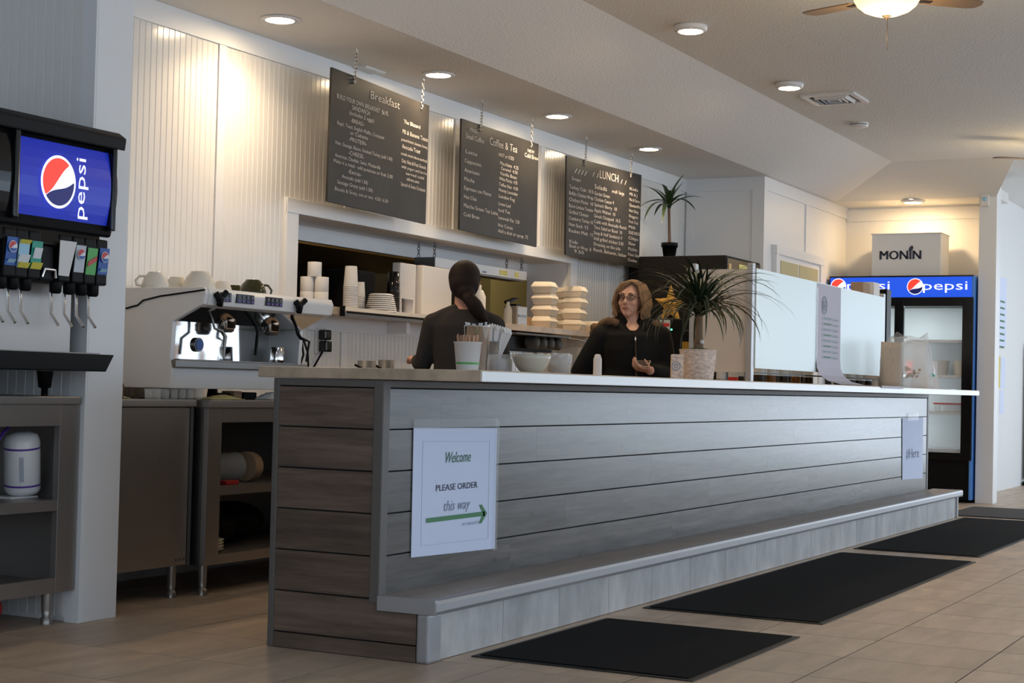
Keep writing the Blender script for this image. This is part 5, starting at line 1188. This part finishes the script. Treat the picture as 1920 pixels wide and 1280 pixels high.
def fan(cx, cy, ang0, label, lit=True):
    t_ = thing('ceiling_fan', (cx, cy, 2.9), label, 'ceiling fan', 'ceiling fans')
    MB().lathe([(.02, 3.08), (.07, 3.10), (.075, ZF)], (cx, cy, 0), 20).build('canopy', 'bronze', t_)
    MB().lathe([(.06, 2.985), (.105, 2.995), (.11, 3.05), (.07, 3.085), (.001, 3.085)], (cx, cy, 0), 24).build('motor', 'bronze', t_)
    MB().lathe([(.001, 2.918), (.03, 2.918), (.07, 2.925), (.115, 2.943), (.148, 2.97), (.165, 3.0), (.16, 3.003)], (cx, cy, 0), 30, False).build('light_bowl', 'bowl_glow', t_)
    MB().lathe([(.001, 2.896), (.006, 2.9), (.005, 2.908), (.022, 2.914), (.026, 2.92), (.001, 2.921)], (cx, cy, 0), 14).build('finial', 'bronze', t_)
    MB().tube([(cx, cy-.005, 2.91), (cx, cy-.005, 2.74)], .0016, 5).build('pull_chain', 'bronze', t_)
    for k_ in range(3):
        a = ang0+k_*2*PI/3; T = Matrix.Translation((cx, cy, 3.005)) @ Matrix.Rotation(a, 4, 'Z') @ Matrix.Rotation(-.06, 4, 'X')
        bl = MB(T).extr([(.20, -.05, 0), (.30, -.062, 0), (.46, -.07, 0), (.50, -.055, 0), (.515, 0, 0), (.50, .055, 0), (.46, .07, 0), (.30, .062, 0), (.20, .05, 0)], (0, 0, .007)).build('blade', 'fan_wood', t_, .002)
        MB(T).box(.08, .24, -.018, .018, -.004, 0).build('blade_iron', 'bronze', bl)
    if lit:
        l = bpy.data.lights.new('fan_lamp', 'POINT'); l.energy = 16; l.color = (1, .76, .42); l.shadow_soft_size = .14
        o = bpy.data.objects.new('fan_lamp', l); COL.objects.link(o); o.location = (cx, cy, 2.82)
fan(8.03, 2.135, math.radians(68), 'wooden ceiling fan with glowing amber bowl and pull chain')
p = pz(3.01, 1842, 294); fan(p.x+.35, p.y-.5, math.radians(125), 'second ceiling fan at the right edge, one blade showing')
# ================================================================== PEOPLE
def hand(mb, wrist, d, n, side, curl=.6, spread=.2, s=1.0):
    """palm and five fingers; d = direction wrist->fingers, n = palm normal, side = direction of the thumb"""
    d, n, side = d.normalized(), n.normalized(), side.normalized()
    pc_ = wrist+d*.045*s
    for k in (-.03, -.01, .01, .03): mb.limb([(wrist+side*k*.7*s, .016*s), (wrist+d*.085*s+side*k*s, .0135*s)], 10)
    for k, L in ((-.031, .060), (-.0105, .074), (.0105, .080), (.031, .072)):
        p = wrist+d*.085*s+side*k*s; a = 0; ch = [(p, .0098*s)]
        for j, f in enumerate((.42, .32, .26)):
            a += curl*(.7, 1.0, .7)[j]; dd = d*math.cos(a)+n*math.sin(a)+side*(spread*k*8)
            p = p+dd.normalized()*L*f*s; ch.append((p, (.0088, .0078, .0068)[j]*s))
        mb.limb(ch, 10)
    p = wrist+d*.02*s+side*.03*s; ch = [(p, .014*s)]
    for j, (f, r_) in enumerate(((.04, .011), (.03, .0095), (.024, .0078))):
        dd = (side*(.85-.3*j)+d*(.55+.2*j)+n*(.25+.15*j)).normalized(); p = p+dd*f*s; ch.append((p, r_*s))
    mb.limb(ch, 10)
def V(*a): return Vector(a)
# ---- person with ponytail, seen from behind (local axes: x right in the picture, y away, z up)
pa = py(4.32, 868, 640); A0 = Vector((pa.x, pa.y, 0)); TA = frame(A0)
bd = MB(TA)
bd.loft([((0, 0, .86), .16, .11), ((0, 0, .98), .165, .115), ((0, 0, 1.10), .135, .10), ((0, .005, 1.22), .155, .105), ((0, .005, 1.33), .165, .10), ((0, .01, 1.385), .12, .075), ((0, .01, 1.41), .055, .055)])
bd.limb([(V(0, .012, 1.38), .052), (V(-.005, .02, 1.47), .048)])
bd.ell((0, .03, 1.575), (.073, .092, .105)); bd.ell((-.005, .07, 1.52), (.052, .055, .06)); bd.ell((-.005, .125, 1.545), (.012, .016, .02), 10, 8)
for sx in (-1, 1): bd.ell((sx*.076, .03, 1.565), (.012, .022, .032), 10, 8)
SL, EL, WL = V(-.160, .01, 1.325), V(-.220, .04, 1.105), V(-.262, .20, 1.135)
SR, ER, WR = V(.165, .01, 1.325), V(.225, .03, 1.09), V(.16, .24, 1.04)
for s_, e_, w_, sd_ in ((SL, EL, WL, 1), (SR, ER, WR, -1)):
    bd.limb([(s_, .052), (s_.lerp(e_, .5), .046), (e_, .038), (e_.lerp(w_, .4), .037), (w_, .026)])
    hand(bd, w_, (w_-e_).normalized(), V(0, 0, -1), V(sd_, 0, .2), .5, .1, .95)
for sx in (-1, 1):
    bd.limb([(V(sx*.085, 0, .90), .088), (V(sx*.09, .01, .50), .06), (V(sx*.09, 0, .28), .052), (V(sx*.09, 0, .09), .038)]); bd.limb([(V(sx*.09, -.03, .045), .036), (V(sx*.095, .14, .03), .028)])
pA = remesh(bd, 'person', 'skin', None, .0085, 5, A0)
tag(pA, 'person with dark ponytail in a charcoal long-sleeved top, seen from behind', 'person')
ct_ = MB(TA)
ct_.loft([((0, 0, .88), .178, .128), ((0, 0, .98), .180, .128), ((0, 0, 1.10), .155, .116), ((0, .005, 1.22), .172, .120), ((0, .005, 1.32), .185, .113), ((0, .01, 1.375), .14, .09), ((0, .012, 1.412), .072, .068)])
for s_, e_, w_ in ((SL, EL, WL), (SR, ER, WR)):
    ct_.limb([(V(s_.x*.25, .012, 1.40), .045), (V(s_.x*.65, .01, 1.365), .052), (s_, .064)])
    ct_.limb([(s_, .066), (s_.lerp(e_, .5), .057), (e_, .048), (e_.lerp(w_, .45), .045), (e_.lerp(w_, .86), .036)])
remesh(ct_, 'top', 'shirt', pA, .009, 5)
tr_ = MB(TA)
for sx in (-1, 1): tr_.limb([(V(sx*.085, 0, .92), .098), (V(sx*.09, .01, .50), .072), (V(sx*.09, 0, .28), .066), (V(sx*.09, 0, .11), .06)])
tr_.loft([((0, 0, .80), .18, .12), ((0, 0, .93), .172, .122)]); remesh(tr_, 'trousers', 'denim', pA, .012, 4)
for sx in (-1, 1):
    MB(TA).ell((sx*.092, .05, .042), (.052, .14, .042), 16, 10).build('shoe', 'black_matte', pA)
hr = MB(TA)
hr.ell((0, .018, 1.588), (.089, .102, .096), 24, 16); hr.ell((0, -.02, 1.55), (.082, .07, .085), 20, 14); hr.ell((.01, -.055, 1.505), (.05, .045, .05), 16, 10)
hr.limb([(V(.012, -.06, 1.485), .034), (V(.035, -.088, 1.465), .036), (V(.062, -.098, 1.43), .042), (V(.085, -.098, 1.395), .038), (V(.108, -.09, 1.365), .026), (V(.13, -.085, 1.35), .010)])
remesh(hr, 'hair', 'hair_brown', pA, .007, 4)
MB(TA).tube([(.03+.022*math.cos(w_), -.080+.034*math.sin(w_), 1.472+.026*math.cos(w_)) for w_ in [2*PI*k/12 for k in range(13)]], .006, 6).build('hair_tie', 'black_matte', pA)
# ---- coated person with phone, facing the camera and looking to the picture's left
pb_ = py(3.98, 1184, 640); B0 = Vector((pb_.x, pb_.y, 0)); TB = frame(B0)
bd = MB(TB)
bd.loft([((0, 0, .86), .17, .12), ((0, 0, 1.0), .17, .12), ((0, 0, 1.12), .15, .11), ((0, 0, 1.24), .17, .115), ((0, 0, 1.34), .165, .105), ((0, .01, 1.385), .11, .075), ((0, .01, 1.41), .055, .055)])
bd.limb([(V(0, .012, 1.36), .054), (V(-.004, .0, 1.465), .050)])
# head, turned towards the picture's left
HC = V(-.010, -.005, 1.552); RHd = Matrix.Translation(HC) @ Matrix.Rotation(-.42, 4, 'Z') @ Matrix.Rotation(.03, 4, 'Y'); TH = TB @ RHd
hb2 = MB(TH)
hb2.ell((0, .012, .018), (.071, .090, .100), 24, 16); hb2.ell((0, -.030, -.045), (.056, .052, .062), 20, 12); hb2.ell((0, -.060, -.088), (.027, .022, .022), 14, 10)
for sx in (-1, 1):
    hb2.ell((sx*.036, -.052, -.024), (.024, .026, .026), 14, 10); hb2.ell((sx*.030, -.070, .032), (.026, .016, .011), 12, 8); hb2.ell((sx*.074, .015, -.01), (.010, .020, .030), 10, 8)
hb2.limb([(V(0, -.078, .018), .0085), (V(0, -.094, -.006), .010), (V(0, -.102, -.022), .0125)], 10)
for sx in (-1, 1): hb2.ell((sx*.012, -.091, -.026), (.009, .010, .008), 10, 8)
hb2.ell((0, -.083, -.056), (.022, .010, .010), 12, 8)
bd.v += hb2.v; base = len(bd.v)-len(hb2.v); bd.f += [[i+base for i in f] for f in hb2.f]; bd.mi += hb2.mi; bd.sm += hb2.sm
SL, EL, WL = V(-.170, .0, 1.32), V(-.305, .03, 1.10), V(-.165, .05, .955)
SR, ER, WR = V(.17, .0, 1.32), V(.225, .0, 1.09), V(.10, -.215, 1.115)
bd.limb([(SL, .055), (SL.lerp(EL, .5), .05), (EL, .042), (EL.lerp(WL, .4), .04), (WL, .028)]); hand(bd, WL, (WL-EL), V(1, 0, -.4), V(0, -1, .3), .5, .1, .95)
bd.limb([(SR, .055), (SR.lerp(ER, .5), .05), (ER, .042), (ER.lerp(WR, .4), .04), (WR, .027)])
# hand under the phone: palm up, fingers wrapped over its far side, thumb along the near side
PH = V(.045, -.262, 1.150)
hand(bd, WR+V(-.004, -.006, .004), V(-.80, -.45, .12), V(.12, .25, .95), V(.30, -.9, .25), .62, .05, .95)
for sx in (-1, 1):
    bd.limb([(V(sx*.088, 0, .90), .09), (V(sx*.09, .01, .50), .062), (V(sx*.09, 0, .28), .054), (V(sx*.09, 0, .09), .04)]); bd.limb([(V(sx*.09, .03, .045), .036), (V(sx*.095, -.14, .03), .028)])
pB = remesh(bd, 'person', 'skin_pale', None, .0068, 4, B0)
tag(pB, 'person with blond hair and glasses in a black coat, holding a phone', 'person')
cw = MB(TB)
cw.loft([((0, 0, .80), .205, .15), ((0, 0, .98), .20, .15), ((0, 0, 1.12), .185, .143), ((0, 0, 1.24), .205, .146), ((0, 0, 1.335), .20, .13), ((0, .025, 1.375), .14, .085), ((0, .045, 1.41), .092, .055)])
for s_, e_, w_, k in ((SL, EL, WL, .9), (SR, ER, WR, .84)): cw.limb([(V(s_.x*.3, .012, 1.40), .06), (V(s_.x*.7, .005, 1.37), .068), (s_, .08)]); cw.limb([(s_, .082), (s_.lerp(e_, .5), .076), (e_, .066), (e_.lerp(w_, .45), .060), (e_.lerp(w_, k), .046)])
cw.limb([(V(-.080, -.02, 1.40), .030), (V(-.06, -.065, 1.37), .028), (V(-.012, -.115, 1.29), .026)]); cw.limb([(V(.085, -.02, 1.40), .030), (V(.062, -.065, 1.37), .028), (V(.018, -.115, 1.29), .026)])
coat = remesh(cw, 'coat', 'coat', pB, .009, 4)
MB(TB).tube([(.012, -.150, 1.31), (.014, -.166, 1.24), (.020, -.166, 1.12), (.024, -.170, .98)], .0045, 6).build('zip', 'bronze', coat)
MB(TB).ell((.012, -.158, 1.305), (.006, .005, .016), 8, 6).build('zip_pull', 'chrome', coat)
# fur-edged hood lying on the shoulders
fu = MB(TB); fr_ = random.Random(3)
ring = [(-.085, -.04, 1.395), (-.155, -.02, 1.405), (-.205, .03, 1.375), (-.215, .09, 1.33), (-.13, .13, 1.40), (0, .14, 1.42), (.12, .12, 1.40), (.17, .05, 1.385), (.135, -.02, 1.395)]
for i, q in enumerate(ring):
    for k in range(7):
        t_ = fr_.random(); nx = ring[min(i+1, len(ring)-1)]; c = Vector(q).lerp(Vector(nx), t_); fu.ell(c+V(fr_.uniform(-.02, .02), fr_.uniform(-.02, .02), fr_.uniform(-.015, .018)), (.031, .031, .028) if c.x < -.05 else (.025, .025, .023), 8, 6)
remesh(fu, 'fur_trim', 'fur', pB, .008, 2)
# hair: shoulder-length bob with side parting, built from a cap and many strands
hr = MB(TH)
hr.ell((0, .034, .034), (.086, .090, .094), 24, 16); hr.ell((0, .075, -.045), (.076, .046, .085), 16, 12)
hq = random.Random(21)
for k in range(150):
    sx = -1 if k % 2 else 1; f = (k//2)/75.0                       # 0 front .. 1 back
    par = V(.022, -.052+.12*f, .118-.03*abs(f-.35)); an = (-.42+f*2.0)
    out = V(sx*(.080+.010*math.sin(an+.6)), -.040+.125*f, .035+hq.uniform(-.01, .01)); low = -.075-hq.uniform(0, .06)-(.02 if f > .3 else 0)
    mid = V(sx*(.090+hq.uniform(-.010, .014)), -.028+.115*f, -.03); tip = V(sx*(.074+hq.uniform(-.012, .016)), -.022+.105*f+hq.uniform(-.01, .01), low)
    q1 = par.lerp(out, .5)+V(sx*.012, -.012 if f < .25 else 0, .022)
    wv = hq.uniform(-.009, .009); hr.tube([par, q1, out+V(wv*.5, wv, 0), mid+V(wv, wv, 0), mid.lerp(tip, .6)+V(sx*.008-wv, -wv, 0), tip+V(wv, wv, 0)], [.006, .0085, .0095, .0095, .008, .003], 6)
for k in range(16):                                                # swept fringe
    f = k/15; a_ = V(.024, -.056, .112); e_ = V(-.060-.012*f, -.060+.02*f, .062-.035*f)
    hr.tube([a_, a_.lerp(e_, .5)+V(0, -.016, .014-.012*f), e_, e_+V(-.014, .016, -.05)], [.006, .0075, .0075, .004], 6)
hr.build('hair', 'hair_blond', pB)
fc = MB(TH)
for sx in (-1, 1): fc.m = 0; fc.ell((sx*.030, -.0765, .010), (.013, .008, .0065), 12, 8); fc.m = 1; fc.ell((sx*.030-.002, -.0835, .010), (.0055, .003, .0055), 8, 6); fc.m = 1; fc.tube([(sx*.014, -.086, .031), (sx*.030, -.085, .036), (sx*.046, -.074, .031)], .003, 6)
fc.build('eyes', ['skin_pale', 'eye_dark'], pB)
MB(TH).limb([(V(-.019, -.087, -.055), .0035), (V(0, -.0945, -.053), .006), (V(.019, -.087, -.055), .0035)], 8).build('lips', 'lips', pB)
gl = MB(TH)
for sx in (-1, 1):
    gl.tube([(sx*.032+.026*math.cos(w_), -.094+.010*abs(math.cos(w_))*(1 if sx*math.cos(w_) > 0 else 0), .008+.016*math.sin(w_)) for w_ in [2*PI*k/16 for k in range(17)]], .0016, 5)
    gl.tube([(sx*.058, -.084, .014), (sx*.078, -.02, .012), (sx*.080, .02, .004)], .0018, 5)
gl.tube([(-.007, -.098, .012), (.007, -.098, .012)], .0016, 5)
gl_ = gl.build('glasses', 'black_gloss', pB)
for sx in (-1, 1): MB(TH).ell((sx*.031, -.0905, .008), (.024, .002, .0145), 14, 8).build('lens', 'lens_tint', gl_)
for sx in (-1, 1): MB(TH).ell((sx*.075, .0, -.06), (.006, .006, .009), 8, 6).build('earring', 'chrome', pB)
for sx in (-1, 1): MB(TB).ell((sx*.092, -.05, .042), (.052, .14, .042), 16, 10).build('shoe', 'black_matte', pB)
tr_ = MB(TB)
for sx in (-1, 1): tr_.limb([(V(sx*.088, 0, .92), .1), (V(sx*.09, .01, .50), .075), (V(sx*.09, 0, .28), .066), (V(sx*.09, 0, .11), .06)])
remesh(tr_, 'trousers', 'denim', pB, .012, 4)
phn = thing('phone', TB @ PH, 'phone in a tan case held by the coated person', 'phone')
T = TB @ Matrix.Translation(PH) @ Matrix.Rotation(-.30, 4, 'Z') @ Matrix.Rotation(.55, 4, 'X')
MB(T).box(-.045, .050, -.036, .036, 0, .009).build('case', 'phone_case', phn, .003); MB(T).box(-.041, .046, -.032, .032, .009, .0098).build('screen', 'screen_grey', phn)
bpy.data.objects.remove(_fo)
